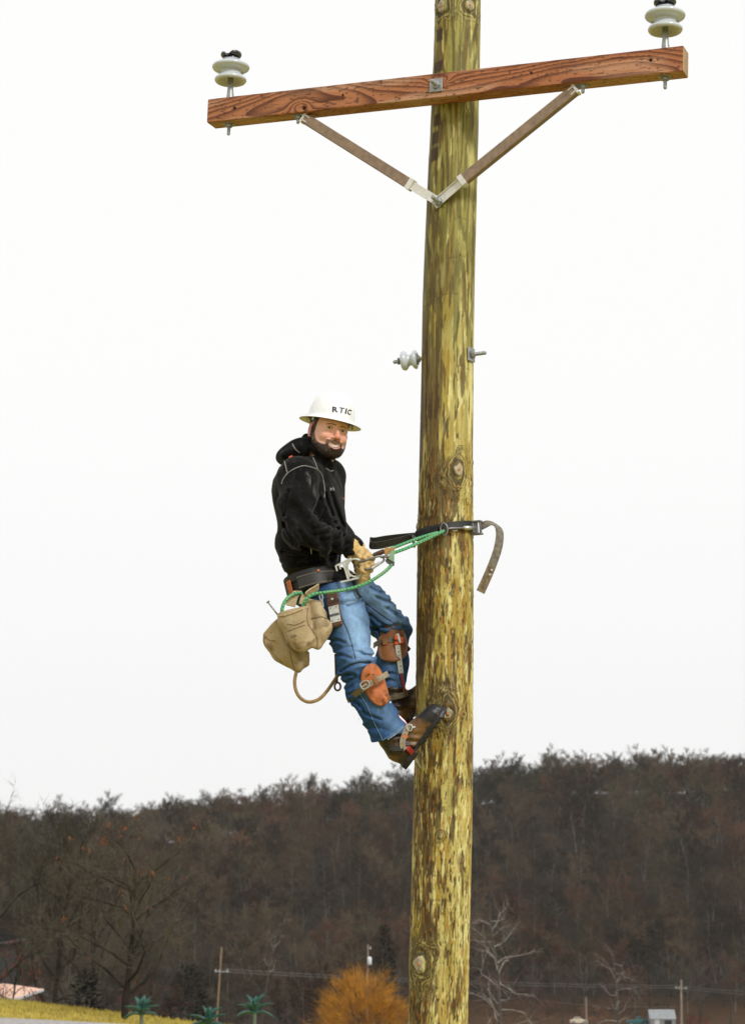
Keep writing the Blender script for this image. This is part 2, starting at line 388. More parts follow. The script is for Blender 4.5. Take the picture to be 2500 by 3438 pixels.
def seg_mesh(segs, lev_lo, lev_hi, n=4, tw=.0, seed=1, wmul=1.0):
    r = np.random.default_rng(seed); sg = [g for g in segs if lev_lo <= g[4] <= lev_hi]
    A = np.array([g[0] for g in sg]); B = np.array([g[1] for g in sg]); ra = np.array([g[2] for g in sg]); rb = np.array([g[3] for g in sg]); lv = np.array([g[4] for g in sg])
    d = unit(B - A); u = unit(np.cross(d, r.normal(0, 1, d.shape))); v = np.cross(d, u); V = []; F = []; k = 0
    for m, sel in ((n, lv < 2), (3, lv == 2)):
        if not sel.any(): continue
        a = np.arange(m) * 6.2832 / m; o = np.cos(a)[None, :, None] * u[sel][:, None] + np.sin(a)[None, :, None] * v[sel][:, None]; c = sel.sum()
        Vv = np.concatenate([A[sel][:, None] + o * ra[sel][:, None, None], B[sel][:, None] + o * rb[sel][:, None, None]], 1); V.append(Vv.reshape(-1, 3))
        i = np.arange(m); j = (i + 1) % m; f = np.concatenate([np.stack([i, j, m + j], 1), np.stack([i, m + j, m + i], 1)]); F.append((f[None] + (np.arange(c) * 2 * m)[:, None, None] + k).reshape(-1, 3)); k += c * 2 * m
    sel = lv > 2
    if sel.any():
        w_ = np.maximum(ra[sel] * wmul, tw)[:, None] * u[sel]; V.append(np.stack([A[sel] - w_, A[sel] + w_, B[sel]], 1).reshape(-1, 3)); F.append(np.arange(sel.sum() * 3).reshape(-1, 3) + k)
    return np.concatenate(V), np.concatenate(F)
def wood_mat(name, c1, c2, scale, var=.35):
    m = mat(name, c1, .9, var=var, scale=scale, spec=.1); t = m.node_tree
    g = t.nodes.new('ShaderNodeNewGeometry'); n = t.nodes.new('ShaderNodeTexNoise'); n.inputs['Scale'].default_value = .045; n.inputs['Detail'].default_value = 2
    t.links.new(g.outputs['Position'], n.inputs['Vector']); mr = t.nodes.new('ShaderNodeMapRange'); mr.inputs['From Min'].default_value = .42; mr.inputs['From Max'].default_value = .58
    t.links.new(n.outputs['Fac'], mr.inputs['Value']); mi = t.nodes.new('ShaderNodeMix'); mi.data_type = 'RGBA'; mi.inputs['A'].default_value = (*c1, 1); mi.inputs['B'].default_value = (*c2, 1)
    t.links.new(mr.outputs[0], mi.inputs['Factor']); sc = [x for x in t.nodes if x.type == 'VECT_MATH'][0]; t.links.new(mi.outputs['Result'], sc.inputs[0]); return m
twig_m = wood_mat('winter_twigs', (.092, .068, .052), (.074, .070, .050), 1.5)
twig_m2 = wood_mat('near_twigs', (.052, .036, .025), (.046, .040, .023), 4)
bark_m = mat('grey_bark', (.060, .052, .042), .95, var=.4, scale=3, bump=.02, bscale=10, spec=.1)
bark_d = mat('dark_bark', (.026, .021, .016), .95, var=.4, scale=3, bump=.02, bscale=10, spec=.1)
# --- the far wood: one mass on the hillside
shapes = bpy.data.collections.new('tree_shapes'); trunk_f = mat('far_trunk', (.125, .108, .085), .9, var=.4, scale=.4, spec=.05)
wm_ = mat('winter_wood', (.06, .05, .04), .9, var=.3, scale=.5, spec=.1); t_ = wm_.node_tree; at_ = t_.nodes.new('ShaderNodeAttribute'); at_.attribute_type = 'INSTANCER'; at_.attribute_name = 'tint'
t_.links.new(at_.outputs['Color'], [x for x in t_.nodes if x.type == 'VECT_MATH'][0].inputs[0])
for s in range(7):
    sg = gen_tree(100 + s, 15 + 1.5 * (s % 3), 6.2 - .5 * (s % 2), .25, start=.22, nl=13, nb=7, nt=10, nf=7, up=1.1 if s % 2 else .75, bend=.30)
    v, f = seg_mesh(sg, 0, 4, n=3, tw=.021, seed=s, wmul=1.3); me = mesh('tree_shape', v, f, wm_, smooth=False); me.materials.append(trunk_f)
    nk_ = 6 * sum(1 for g in sg if g[4] <= 1); mi_ = np.zeros(len(f), np.int32); mi_[:nk_] = 1; me.polygons.foreach_set('material_index', mi_); shapes.objects.link(bpy.data.objects.new('tree_shape_%d' % s, me))
pts = []; yy = 478.0
while yy < 830:
    xx = -195.0
    while xx < 215:
        pts.append((xx + rng.uniform(-4, 4), yy + rng.uniform(-6, 6))); xx += 8.8
    yy += 14 if yy < 690 else 8.0
yy = 340.0
while yy < 475:
    xx = -145.0
    while xx < -2:
        pts.append((xx + rng.uniform(-4, 4), yy + rng.uniform(-7, 7))); xx += 9.5
    yy += 20
pts = np.array(pts); px_ = pts[:, 0] / pts[:, 1] * FPX + CX; pts = pts[(px_ > -320) & (px_ < 2820)]
re_ = np.random.default_rng(12); ext = []                          # the wood goes on to both sides
for yy in np.arange(350, 830, 15):
    for xx in np.arange(-480, 500, 11.5):
        q_ = (xx + re_.uniform(-4, 4), yy + re_.uniform(-6, 6)); a_ = q_[0] / q_[1] * FPX + CX
        if (a_ <= -320 or a_ >= 2820) and (yy > 470 or xx < 0): ext.append(q_)
und = np.stack([re_.uniform(-200, 220, 330), re_.uniform(738, 785, 330)], 1)      # saplings filling the ridge
pts = np.vstack([pts, ext, und]); n = len(pts)
gzp = ground(pts[:, 0], pts[:, 1]); tn = fbm(np.stack([pts[:, 0] / 45, pts[:, 1] / 60, pts[:, 0] * 0], 1), 2, 77)
TINT = np.array([(.078, .055, .033), (.090, .048, .029), (.068, .058, .031), (.080, .068, .048), (.042, .031, .020)])
tint = TINT[np.clip((tn - .3) / .4 * 3 + rng.normal(0, .9, n), 0, 4).astype(int)] * (.40 + 1.30 * rng.random(n) ** 1.5)[:, None]
scl = rng.uniform(.66, 1.10, n); scl = np.where(pts[:, 1] > 690, .80 + (scl - .66) * .42, scl); scl[-330:] *= .48; loc0 = np.array((0, 600, 0.)); me = bpy.data.meshes.new('hillside_wood'); me.from_pydata([tuple(p_) for p_ in np.stack([pts[:, 0], pts[:, 1], gzp - .2], 1) - loc0], [], [])
for nm_, ty, dat in (('rot', 'FLOAT_VECTOR', np.stack([rng.normal(0, .04, n), rng.normal(0, .04, n), rng.uniform(0, 6.28, n)], 1)), ('scl', 'FLOAT_VECTOR', np.stack([scl, scl, scl * rng.uniform(.85, 1.15, n)], 1))):
    me.attributes.new(nm_, ty, 'POINT').data.foreach_set('vector', dat.astype(np.float32).ravel())
me.attributes.new('tint', 'FLOAT_COLOR', 'POINT').data.foreach_set('color', np.concatenate([tint, np.ones((n, 1))], 1).astype(np.float32).ravel()); me.attributes.new('shape', 'INT', 'POINT').data.foreach_set('value', rng.integers(0, 7, n).astype(np.int32))
o = bpy.data.objects.new('hillside_wood', me); S.collection.objects.link(o); o.location = loc0; me.materials.append(wm_); tag(o, 'bare brown winter wood covering the whole far hillside', 'wood', kind='stuff')
ng = bpy.data.node_groups.new('scatter_trees', 'GeometryNodeTree'); ng.interface.new_socket('Geometry', in_out='INPUT', socket_type='NodeSocketGeometry'); ng.interface.new_socket('Geometry', in_out='OUTPUT', socket_type='NodeSocketGeometry')
gi, go_, ip, ci = (ng.nodes.new(t) for t in ('NodeGroupInput', 'NodeGroupOutput', 'GeometryNodeInstanceOnPoints', 'GeometryNodeCollectionInfo'))
ci.inputs['Collection'].default_value = shapes; ci.inputs['Separate Children'].default_value = True; ci.inputs['Reset Children'].default_value = True; ip.inputs['Pick Instance'].default_value = True
def named(nm_, ty): q_ = ng.nodes.new('GeometryNodeInputNamedAttribute'); q_.data_type = ty; q_.inputs['Name'].default_value = nm_; return next(x for x in q_.outputs if x.name == 'Attribute' and x.enabled)
gl = ng.links.new; gl(gi.outputs[0], ip.inputs['Points']); gl(ci.outputs[0], ip.inputs['Instance']); gl(named('shape', 'INT'), ip.inputs['Instance Index']); gl(named('rot', 'FLOAT_VECTOR'), ip.inputs['Rotation']); gl(named('scl', 'FLOAT_VECTOR'), ip.inputs['Scale']); gl(ip.outputs[0], go_.inputs[0])
md = o.modifiers.new('scatter', 'NODES'); md.node_group = ng
print('far wood', n)

# --- trees one can tell apart
def tree(name, x, y, segs, label, cat='tree', bark=None, twig=None, group=None, n=6, tw=.006, split=2, wmul=1.3, z=None):
    z = gz1(x, y) - .1 if z is None else z
    root = thing(name, (x, y, z), label, cat, group); b = np.array((x, y, z))
    v, f = seg_mesh(segs, 0, split - 1, n=n); obj('trunk', v + b, f, bark or bark_m, root)
    v, f = seg_mesh(segs, split, 4, n=4, tw=tw, wmul=wmul); obj('crown', v + b, f, twig or twig_m2, root, smooth=False); return root
def xat(px, Y): return P(px, 3000, Y)[0]
def height_to(px, py, Y, z): return P(px, py, Y)[2] - z
def leaves(root, pts_, size, m, name='dead_leaves', seed=3):
    r = np.random.default_rng(seed); V = []; F = []
    for i, p in enumerate(pts_):
        u = unit(r.normal(0, 1, 3)); v = unit(np.cross(u, r.normal(0, 1, 3))); s = size * r.uniform(.6, 1.3)
        V += [p - u * s, p + v * s * .6, p + u * s, p - v * s * .6]; F.append((4 * i, 4 * i + 1, 4 * i + 2, 4 * i + 3))
    return obj(name, np.array(V), F, m, root, smooth=False)
rust = mat('rust_leaves', (.30, .085, .018), .8, var=.4, scale=5, spec=.2); brick_lv = mat('brick_leaves', (.13, .030, .018), .8, var=.4, scale=5, spec=.2)
# oak on the lawn, with a few rust leaves left
Y = 57.0; x = xat(426, Y); z = gz1(x, Y) - .05; H = height_to(426, 2890, Y, z)
sg = gen_tree(21, H * 1.22, H * .62, .105, start=.16, nl=18, nb=8, nt=9, nf=5, up=.72, bend=.22)
t1 = tree('oak_tree', x, Y, sg, 'bare spreading oak on the lawn with a few rust-orange leaves, left', bark=bark_d, twig=mat('lichen_twigs', (.070, .058, .037), .9, var=.4, scale=6), tw=.0052, n=7, wmul=1.2)
tips = [b for (a, b, ra, rb, lv) in sg if lv == 4]; r_ = np.random.default_rng(4); cl = [tips[i] for i in r_.choice(len(tips), 34, replace=False)]
leaves(t1, [c + np.array((x, Y, z)) + r_.normal(0, .055, 3) for c in cl for _ in range(r_.integers(3, 11))], .032, rust)
# low shrub of brick-red leaves beside the oak and at the far left edge
def shrub(px, Y, w_, h_, m, label, n=900, seed=5, name='shrub', size=.05, dz=0.0):
    x = xat(px, Y); z = gz1(x, Y) + dz; root = thing(name, (x, Y, z), label, 'shrub'); r = np.random.default_rng(seed)
    sg = gen_tree(seed, h_, w_ * .62, .035 * h_ / 2, start=.05, nl=12, nb=5, nt=4, nf=2, up=.8); v, f = seg_mesh(sg, 0, 1, n=4); obj('stem', v + (x, Y, z), f, bark_d, root)
    v, f = seg_mesh(sg, 2, 4, n=3, tw=.008); obj('twigs', v + (x, Y, z), f, twig_m2, root, smooth=False)
    q_ = r.normal(0, 1, (n, 3)); q_ = unit(q_) * r.uniform(.35, 1, (n, 1)) ** .5; pts_ = q_ * np.array((w_ / 2, w_ / 2, h_ / 2)) + np.array((x, Y, z + h_ * .52)); keep = fbm(pts_ * (2.2 / w_ * 2), 2, seed) > .46
    leaves(root, pts_[keep], size, m, 'foliage', seed); return root
shrub(520, 63, 2.2, 1.9, brick_lv, 'low shrub holding brick-red leaves behind the oak trunk', 420, 5, size=.035, dz=-.4)
shrub(40, 75, 2.6, 3.6, brick_lv, 'shrub with dark red leaves in front of the pink roof at the left edge', 1000, 6, size=.045, dz=.1)
# tall forked tree and the big tree leaning in from the left edge
Y = 150.0; x = xat(150, Y); z = gz1(x, Y); H = height_to(246, 2650, Y, z)
sg = gen_tree(33, H * .96, H * .34, .30, start=.42, nl=13, nb=8, nt=9, nf=5, up=1.15, bend=.22, lean=(.13, 0)); tree('tall_tree', x, Y, sg, 'tall dark forked bare tree rising above the skyline at left', bark=bark_d, tw=.012, wmul=1.2)
Y = 120.0; x = xat(-95, Y); z = gz1(x, Y); H = height_to(0, 2655, Y, z)
sg = gen_tree(41, H * .92, H * .46, .28, start=.25, nl=15, nb=8, nt=9, nf=5, up=.95, bend=.24, lean=(.05, 0)); tree('leaning_tree', x, Y, sg, 'big olive-barked bare tree reaching in from the left edge', bark=bark_d, twig=mat('olive_twigs', (.060, .052, .026), .9, var=.4, scale=5), tw=.010, wmul=1.2)
Y = 170.0; x = xat(345, Y); z = gz1(x, Y); H = height_to(330, 2665, Y, z)
sg = gen_tree(35, H * .92, H * .30, .24, start=.4, nl=12, nb=7, nt=9, nf=5, up=1.2, lean=(-.02, 0)); tree('tall_tree', x, Y, sg, 'slender bare tree topping the skyline just right of the forked one', bark=bark_d, tw=.012)
# sycamores with pale limbs
pale_b = mat('pale_sycamore_bark', (.50, .45, .38), .85, var=.5, scale=1.2, spec=.2)
def sycamore(px, Y, top_px, top_py, spread, seed, label, nl, r0, lean, start=.22):
    x = xat(px, Y); z = gz1(x, Y) - .1; H = height_to(top_px, top_py, Y, z); b = np.array((x, Y, z)); sg = gen_tree(seed, H * 1.1, spread, r0, start=start, nl=nl, nb=8, nt=5, nf=4, up=.5, bend=.36, lean=(lean, 0), droop=.06)
    root = thing('sycamore_tree', b, label, 'tree'); v, f = seg_mesh(sg, 0, 0, n=8); obj('trunk', v + b, f, mat('mottled_bark', (.075, .062, .048), .9, var=.6, scale=1.5), root)
    limbs = []; cur = []
    for g in sg:                                    # level 1 starts a new limb after four pieces
        if g[4] == 1: cur.append((g[0], g[1], g[2] * .36, g[3] * .36, 1))
        if len(cur) == 4: limbs.append(cur); cur = []
    for lm in limbs: v, f = seg_mesh(lm, 1, 1, n=6); obj('limb', v + b, f, pale_b, root)
    br = [(g[0], g[1], g[2] * .7, g[3] * .5, 2) for g in sg if g[4] == 2]; v, f = seg_mesh(br, 2, 2, n=3); o = obj('branches', v + b, f, mat('pale_branch', (.30, .25, .20), .9, var=.5, scale=1.2), root, smooth=False); o['kind'] = 'stuff'
    v, f = seg_mesh(sg, 3, 4, n=3, tw=.013, wmul=1.2); obj('crown', v + b, f, mat('rusty_twigs', (.085, .042, .024), .9, var=.4, scale=4), root, smooth=False); return root
sycamore(1650, 210, 1690, 2960, 6.2, 51, 'sycamore with bone-white limbs close behind the right edge of the pole', 30, .30, .08)
sycamore(2066, 380, 2055, 3160, 6.5, 54, 'pale-limbed sycamore standing above the teal pickup', 14, .28, -.02)
sycamore(860, 240, 862, 2990, 4.0, 57, 'grey-white forked sycamore in the wood left of the golden willow', 6, .16, .0, .72)
# golden willow
Y = 150.0; x = xat(1215, Y); z = gz1(x, Y); top = height_to(1215, 3205, Y, z); W = 390 / FPX * Y / 2
WIL = thing('willow_tree', (x, Y, z), 'golden-orange leafless willow left of the pole', 'tree'); b = np.array((x, Y, z)); r = np.random.default_rng(8)
sg = gen_tree(61, top * .8, W * .8, .22, start=.3, nl=10, nb=4, nt=2, nf=0, up=1.2); v, f = seg_mesh(sg, 0, 2, n=5); obj('trunk', v + b, f, mat('willow_bark', (.16, .09, .03), .9, var=.4, scale=4), WIL)
Vw = []; Fw = []; k = 0
for i in range(420):
    d = unit(r.normal(0, 1, 3)); d[2] = abs(d[2]) * 1.1 - .25; d = unit(d); c0 = np.array((0, 0, top * .5)) + d * np.array((W, W, top * .5)) * r.uniform(.35, .80) ** .8
    up0 = unit(d * np.array((1, 1, .5)) + np.array((0, 0, .55)))
    for j in range(24):
        e = unit(up0 + r.normal(0, .32, 3)); s = c0 + r.normal(0, .16, 3); L_ = r.uniform(.6, 1.7); m_ = s + e * L_ * .55; t_ = m_ + unit(e + np.array((0, 0, -.55)) + r.normal(0, .25, 3)) * L_ * .5
        u = unit(np.cross(e, r.normal(0, 1, 3))) * .0080; Vw += [s - u, s + u, m_ - u * .8, m_ + u * .8, t_]; Fw += [(k, k + 1, k + 3), (k, k + 3, k + 2), (k + 2, k + 3, k + 4)]; k += 5
obj('crown', np.array(Vw) + b, np.array(Fw), mat('golden_twigs', (.44, .20, .020), .8, var=.65, scale=1.6, spec=.2), WIL, smooth=False)
# dark evergreens
ever = mat('cedar_green', (.013, .016, .009), .9, var=.4, scale=3, spec=.1)
def cedar(px, Y, top_py, w_, label, seed, px_top=None):
    x = xat(px, Y); z = gz1(x, Y); H = height_to(px, top_py, Y, z); r = np.random.default_rng(seed); b = np.array((x, Y, z))
    root = thing('cedar_tree', b, label, 'tree', 'dark evergreens at the foot of the wood'); mb = MB(); mb.tube(np.array([b, b + (0, 0, H * .95)]), np.array([.16, .02]), 7); mb.build('trunk', bark_d, root)
    V = []; F = []; k = 0
    for i in range(1500):
        t = r.random() ** .75; a = r.uniform(0, 6.28); lob = 1 + .28 * math.sin(a * 3 + seed + t * 9) + .2 * math.sin(a * 5 + t * 17); rad = w_ / 2 * (1.02 - t) ** .5 * lob * r.uniform(.45, 1.05)
        p = np.array((math.cos(a) * rad, math.sin(a) * rad, H * (.05 + .95 * t))); d = unit(np.array((math.cos(a), math.sin(a), r.uniform(-.1, .7)))); u = unit(np.cross(d, (0, 0, 1.0)) + r.normal(0, .4, 3))
        s = r.uniform(.15, .40) * (1.1 - .4 * t); V += [p - d * s, p + u * s * .45, p + d * s, p - u * s * .45]; F.append((k, k + 1, k + 2, k + 3)); k += 4
    obj('crown', np.array(V) + b, F, ever, root, smooth=False)
cedar(300, 150, 3255, 5.2, 'dark evergreen beside the lawn oak, left of its trunk', 71)
cedar(640, 200, 3235, 8.0, 'dark evergreen left of the bare roadside pole', 72)
cedar(1292, 260, 3105, 5.2, 'dark evergreen peeking out between the willow and the pole', 73)
cedar(2170, 445, 3110, 13.0, 'dark evergreen mass behind the pickup and shed', 74)
# bare trees along the lower edge of the wood: individuals sharing a few shapes
protos2 = []
for s in range(4):
    sg = gen_tree(200 + s, 13, 4.6, .22, start=.30, nl=10, nb=6, nt=7, nf=3, up=1.05 if s % 2 else .8, bend=.22); protos2.append(sg)
twr = mat('reddish_twigs', (.080, .038, .030), .9, var=.4, scale=4); twg = mat('greyish_twigs', (.060, .054, .042), .9, var=.4, scale=4); twb = mat('brown_twigs', (.060, .040, .026), .9, var=.4, scale=4)
done = {}
kinds = [('reddish', twr, 'bare tree with reddish twigs at the lower edge of the wood'), ('greyish', twg, 'bare tree with grey-green twigs at the lower edge of the wood'), ('brownish', twb, 'bare tree with brown twigs at the lower edge of the wood')]
k = 0
def far_tree(px, Y, s, kind):
    global k
    pi = k % 4; k += 1; x = xat(px, Y); z = gz1(x, Y) - .2; key = (pi, kind); nm, tm, lab = kinds[kind]
    if key not in done:
        v, f = seg_mesh(protos2[pi], 0, 1, n=5); m1 = mesh('trunk', v, f, bark_m); v, f = seg_mesh(protos2[pi], 2, 4, n=3, tw=.016, wmul=1.5); done[key] = (m1, mesh('crown', v, f, tm, smooth=False))
    where = [(240, 'beside the houses at the left edge'), (380, 'just left of the lawn oak'), (520, 'behind the lawn oak'), (680, 'right of the lawn oak'), (820, 'around the tan roadside pole'), (960, 'between the tan pole and the willow'), (1100, 'just left of the golden willow'), (1400, 'behind the golden willow'), (1700, 'behind the white-limbed sycamore'), (1850, 'right of the white-limbed sycamore'), (2000, 'behind the short post'), (2110, 'behind the pickup'), (2260, 'behind the shed'), (2400, 'right of the crossarmed pole'), (9999, 'at the right edge')]
    lab = ('tall ' if s > .95 else 'low ' if s < .72 else '') + 'bare tree with %s twigs ' % nm + next(t for a_, t in where if px < a_)
    root = thing('bare_tree', (x, Y, z), lab, 'tree', nm + ' bare trees along the foot of the hill'); root.scale = (s, s, s * 1.05); root.rotation_euler = (0, 0, k * 2.3)
    for nm2, me in zip(('trunk', 'crown'), done[key]):
        c_ = bpy.data.objects.new(nm2, me); S.collection.objects.link(c_); c_.parent = root
for i in range(17):
    far_tree(90 + i * 72 + rng.uniform(-28, 28), rng.uniform(180, 300), rng.uniform(.55, .92), int(rng.integers(0, 3)))
for i in range(13):
    far_tree(1630 + i * 72 + rng.uniform(-28, 28), rng.uniform(455, 485), rng.uniform(.75, 1.1), int(rng.integers(0, 3)))
for (px, Y, s, kd) in [(1010, 230, 1.0, 0), (930, 260, 1.0, 0), (2440, 430, 1.1, 1), (2340, 440, 1.1, 1), (700, 210, .75, 1), (560, 230, .85, 1), (1790, 420, .85, 0), (1880, 430, .9, 0), (250, 260, .9, 2)]: far_tree(px, Y, s, kd)
shrub(2335, 405, 5.5, 4.2, brick_lv, 'dark red leafy bush right of the roadside pole', 900, 15, size=.16)
shrub(1985, 445, 6.5, 4.0, mat('orange_scrub', (.20, .085, .03), .8, var=.4, scale=1), 'orange-brown scrub bush behind the short post', 700, 16, size=.14)
shrub(1830, 450, 6.5, 4.5, mat('pink_scrub', (.16, .075, .055), .8, var=.4, scale=1), 'pinkish-brown scrub bush right of the white-limbed sycamore', 500, 17, size=.14)
# ================================================================== decorative agaves in front of the lawn
agm = mat('teal_leaf', (.030, .110, .088), .5, var=.3, scale=9)
def agave(px, py, Y, span_px, label, seed):
    r = np.random.default_rng(seed); c0 = P(px, py, Y); g = gz1(c0[0], Y); s = span_px / FPX * Y / 2; root = thing('agave_plant', (c0[0], Y, g), label, 'plant', 'teal agave-like plants on the bank')
    mb = MB(); mb.tube(np.array([(c0[0], Y, g - .1), (c0[0], Y, (g + c0[2]) / 2), c0 + (0, 0, .02)]), np.array([.05, .04, .035]), 8); mb.build('stem', mat('agave_stem', (.10, .13, .09), .8), root)
    for i in range(15):
        a = i * 2.4 + r.uniform(-.3, .3); el = (.05, .55, 1.05)[i % 3] + r.uniform(-.1, .15); L_ = s * r.uniform(.85, 1.15) * (1.12 if i % 3 else 1.0)
        d = np.array((math.cos(a) * math.cos(el), math.sin(a) * math.cos(el), math.sin(el))); sd = unit(np.cross(d, (0, 0, 1.0))); n = np.cross(sd, d); V = []; F = []
        for j in range(7):
            t = j / 6; w_ = L_ * .17 * math.sin(math.pi * min(1, .22 + t * .80)) ** .8 * (1 if t < 1 else .06); c_ = c0 + d * L_ * t + n * L_ * (.10 * math.sin(t * 3.1) - .20 * t * t * math.cos(el))
            V += [c_ - sd * w_ + n * w_ * .45, c_ + n * -.004, c_ + sd * w_ + n * w_ * .45, c_ - n * .02]
        for j in range(6):
            q_ = j * 4; F += [(q_, q_ + 1, q_ + 5, q_ + 4), (q_ + 1, q_ + 2, q_ + 6, q_ + 5), (q_ + 2, q_ + 3, q_ + 7, q_ + 6), (q_ + 3, q_, q_ + 4, q_ + 7)]
        obj('leaf', np.array(V), F, agm, root)
agave(476, 3408, 41, 120, 'teal agave-like plant beside the oak trunk, nearest the drive', 1)
agave(855, 3404, 44, 124, 'teal agave-like plant standing highest, right of the lawn', 2)
agave(700, 3440, 42, 124, 'teal agave-like plant cut by the bottom edge, middle of the three', 3)
# ================================================================== roadside line, buildings and vehicles in the valley
rp = mat('weathered_pole', (.27, .205, .165), .9, var=.3, scale=2); wire_m = mat('line_wire', (.30, .29, .28), .6, .3)
def road_pole(px, py, Y, r, label, arm=None, lean=0.0, m=rp):
    t = P(px, py, Y); g = gz1(t[0], Y); root = thing('roadside_pole', (t[0], Y, g - .2), label, 'utility pole', 'poles of the line along the valley road')
    mb = MB(); mb.tube(np.array([(t[0] - lean * (t[2] - g), Y, g - .3), t]), np.array([r * 1.25, r]), 10); mb.build('shaft', m, root)
    if arm:
        c_ = P(px, arm, Y - .2); mb = MB(); d = unit(np.array((1, -.5, 0.))); mb.box(c_, d * 1.15, np.array((.5, 1, 0)) * .05, np.array((0, 0, .06))); mb.build('crossarm', mat('pale_arm', (.42, .44, .42), .8), root)
        for s in (-.95, -.35, .95):
            mb = MB(); mb.lathe(c_ + d * s + (0, 0, .06), (0, 0, 1), [(.05, 0), (.08, .06), (.05, .16), (.07, .2), (.04, .26)], 8); mb.build('insulator', porc_f, root)
    return root
porc_f = mat('dull_porcelain', (.55, .55, .53), .4)
road_pole(2285, 3290, 400, .17, 'grey-brown roadside pole with a pale crossarm, right of the shed', 3318, .02)
road_pole(1966, 3348, 420, .13, 'short plain post in the brown field left of the pickup', None, 0)
road_pole(744, 3180, 300, .12, 'thin tan roadside pole in the trees left of the willow', 3262, .055, mat('tan_pole', (.25, .165, .09), .9, var=.3, scale=2))
tp_ = road_pole(1235, 3172, 255, .10, 'pole top carrying a white transformer above the willow', None, .01)
c_ = P(1240, 3225, 254.5); mb = MB(); mb.lathe(c_ - (0, 0, .5), (0, 0, 1), [(.22, 0), (.26, .05), (.26, .8), (.22, .86), (.1, .95)], 14); mb.build('transformer', mat('transformer_paint', (.62, .65, .64), .4), tp_, smooth=True)
c_ = P(1243, 3183, 254.5); mb = MB(); mb.lathe(c_ - (0, 0, .15), (0, 0, 1), [(.05, 0), (.09, .08), (.05, .14), (.08, .2), (.04, .3)], 8); mb.build('bushing', porc_f, tp_)
def wire(a, b, sag, label, r=.017):
    t = np.linspace(0, 1, 28)[:, None]; p = a * (1 - t) + b * t; p[:, 2] -= (4 * sag * t * (1 - t))[:, 0]; mb = MB(); mb.tube(p, r, 5); o = mb.build('power_line', wire_m); tag(o, label, 'power line', 'wires of the valley line')
for (py1, py2, py3, q1) in [(3253, 3309, 3323, 'upper'), (3262, 3317, 3334, 'lower')]:
    a, b, c_ = P(738, py1, 300), P(2280, py2, 400), P(2640, py3 + 9, 360); wire(a, b, .5, f'{q1} thin grey wire spanning behind the pole, left of the crossarmed pole'); wire(b, c_, .3, f'{q1} thin grey wire running off the right edge from the crossarmed pole')
wire(P(1870, 3366, 420), P(2270, 3380, 400), .3, 'faint low service wire crossing above the pickup', .018)
# metal-roofed shed
def at3(px, py, Y): return P(px, py, Y)
Y = 432.0; x0, x1 = xat(2170, Y), xat(2258, Y); g = gz1((x0 + x1) / 2, Y); yt = P(2210, 3391, Y)[2]; hgt = yt - g; D = 4.2
SH = thing('shed', ((x0 + x1) / 2, Y + D / 2, g), 'small grey metal gambrel-roofed shed beside the roadside pole', 'shed'); tin = mat('tin_roof', (.24, .255, .26), .6, .0, var=.15, scale=1.5); swall = mat('shed_wall', (.20, .20, .19), .8, var=.2, scale=1)
wz = hgt * .46; prof_ = [(0, wz), (.05, hgt * .72), (.30, hgt)]; w_ = x1 - x0
mb = MB(); mb.box(((x0 + x1) / 2, Y + D / 2, g + wz / 2), (w_ / 2 - .1, 0, 0), (0, D / 2 - .15, 0), (0, 0, wz / 2)); mb.build('wall', swall, SH)
for q0, q1, y0 in ((0, 1, 0), (1, 2, 0)):
    for s in (0, 1):
        ya = Y + D * (q0 * .22) if s == 0 else Y + D * (1 - q0 * .22); yb_ = Y + D * (.22 if q1 == 1 else .5) if s == 0 else Y + D * (.78 if q1 == 1 else .5); za = prof_[q0][1]; zb_ = prof_[q1][1]
        V = [(x0, ya, g + za), (x1, ya, g + za), (x1, yb_, g + zb_), (x0, yb_, g + zb_)]; V += [(a, b, c - .06) for a, b, c in V]; obj('roof_panel', np.array(V, float), [(0, 1, 2, 3), (7, 6, 5, 4), (0, 4, 5, 1), (1, 5, 6, 2), (2, 6, 7, 3), (3, 7, 4, 0)], tin, SH, smooth=False)
for s, xx in ((0, x0 + .12), (1, x1 - .12)):
    V = [(xx, Y + .1, g + wz - .05), (xx, Y + D * .22, g + prof_[1][1] - .07), (xx, Y + D / 2, g + prof_[2][1] - .08), (xx, Y + D * .78, g + prof_[1][1] - .07), (xx, Y + D - .1, g + wz - .05)]; V += [(a + .05, b, c) for a, b, c in V]; obj('gable', np.array(V, float), [(0, 1, 2, 3, 4), (9, 8, 7, 6, 5)], swall, SH, smooth=False)
mb = MB(); mb.box((x0 + w_ * .28, Y + .10, g + wz * .45), (.5, 0, 0), (0, .05, 0), (0, 0, wz * .43)); mb.build('door', mat('shed_door', (.45, .45, .43), .7), SH)
mb = MB(); mb.box((x0 + w_ * .70, Y + .10, g + wz * .55), (.7, 0, 0), (0, .05, 0), (0, 0, wz * .28)); mb.build('window', mat('dark_glass', (.03, .035, .04), .1), SH)
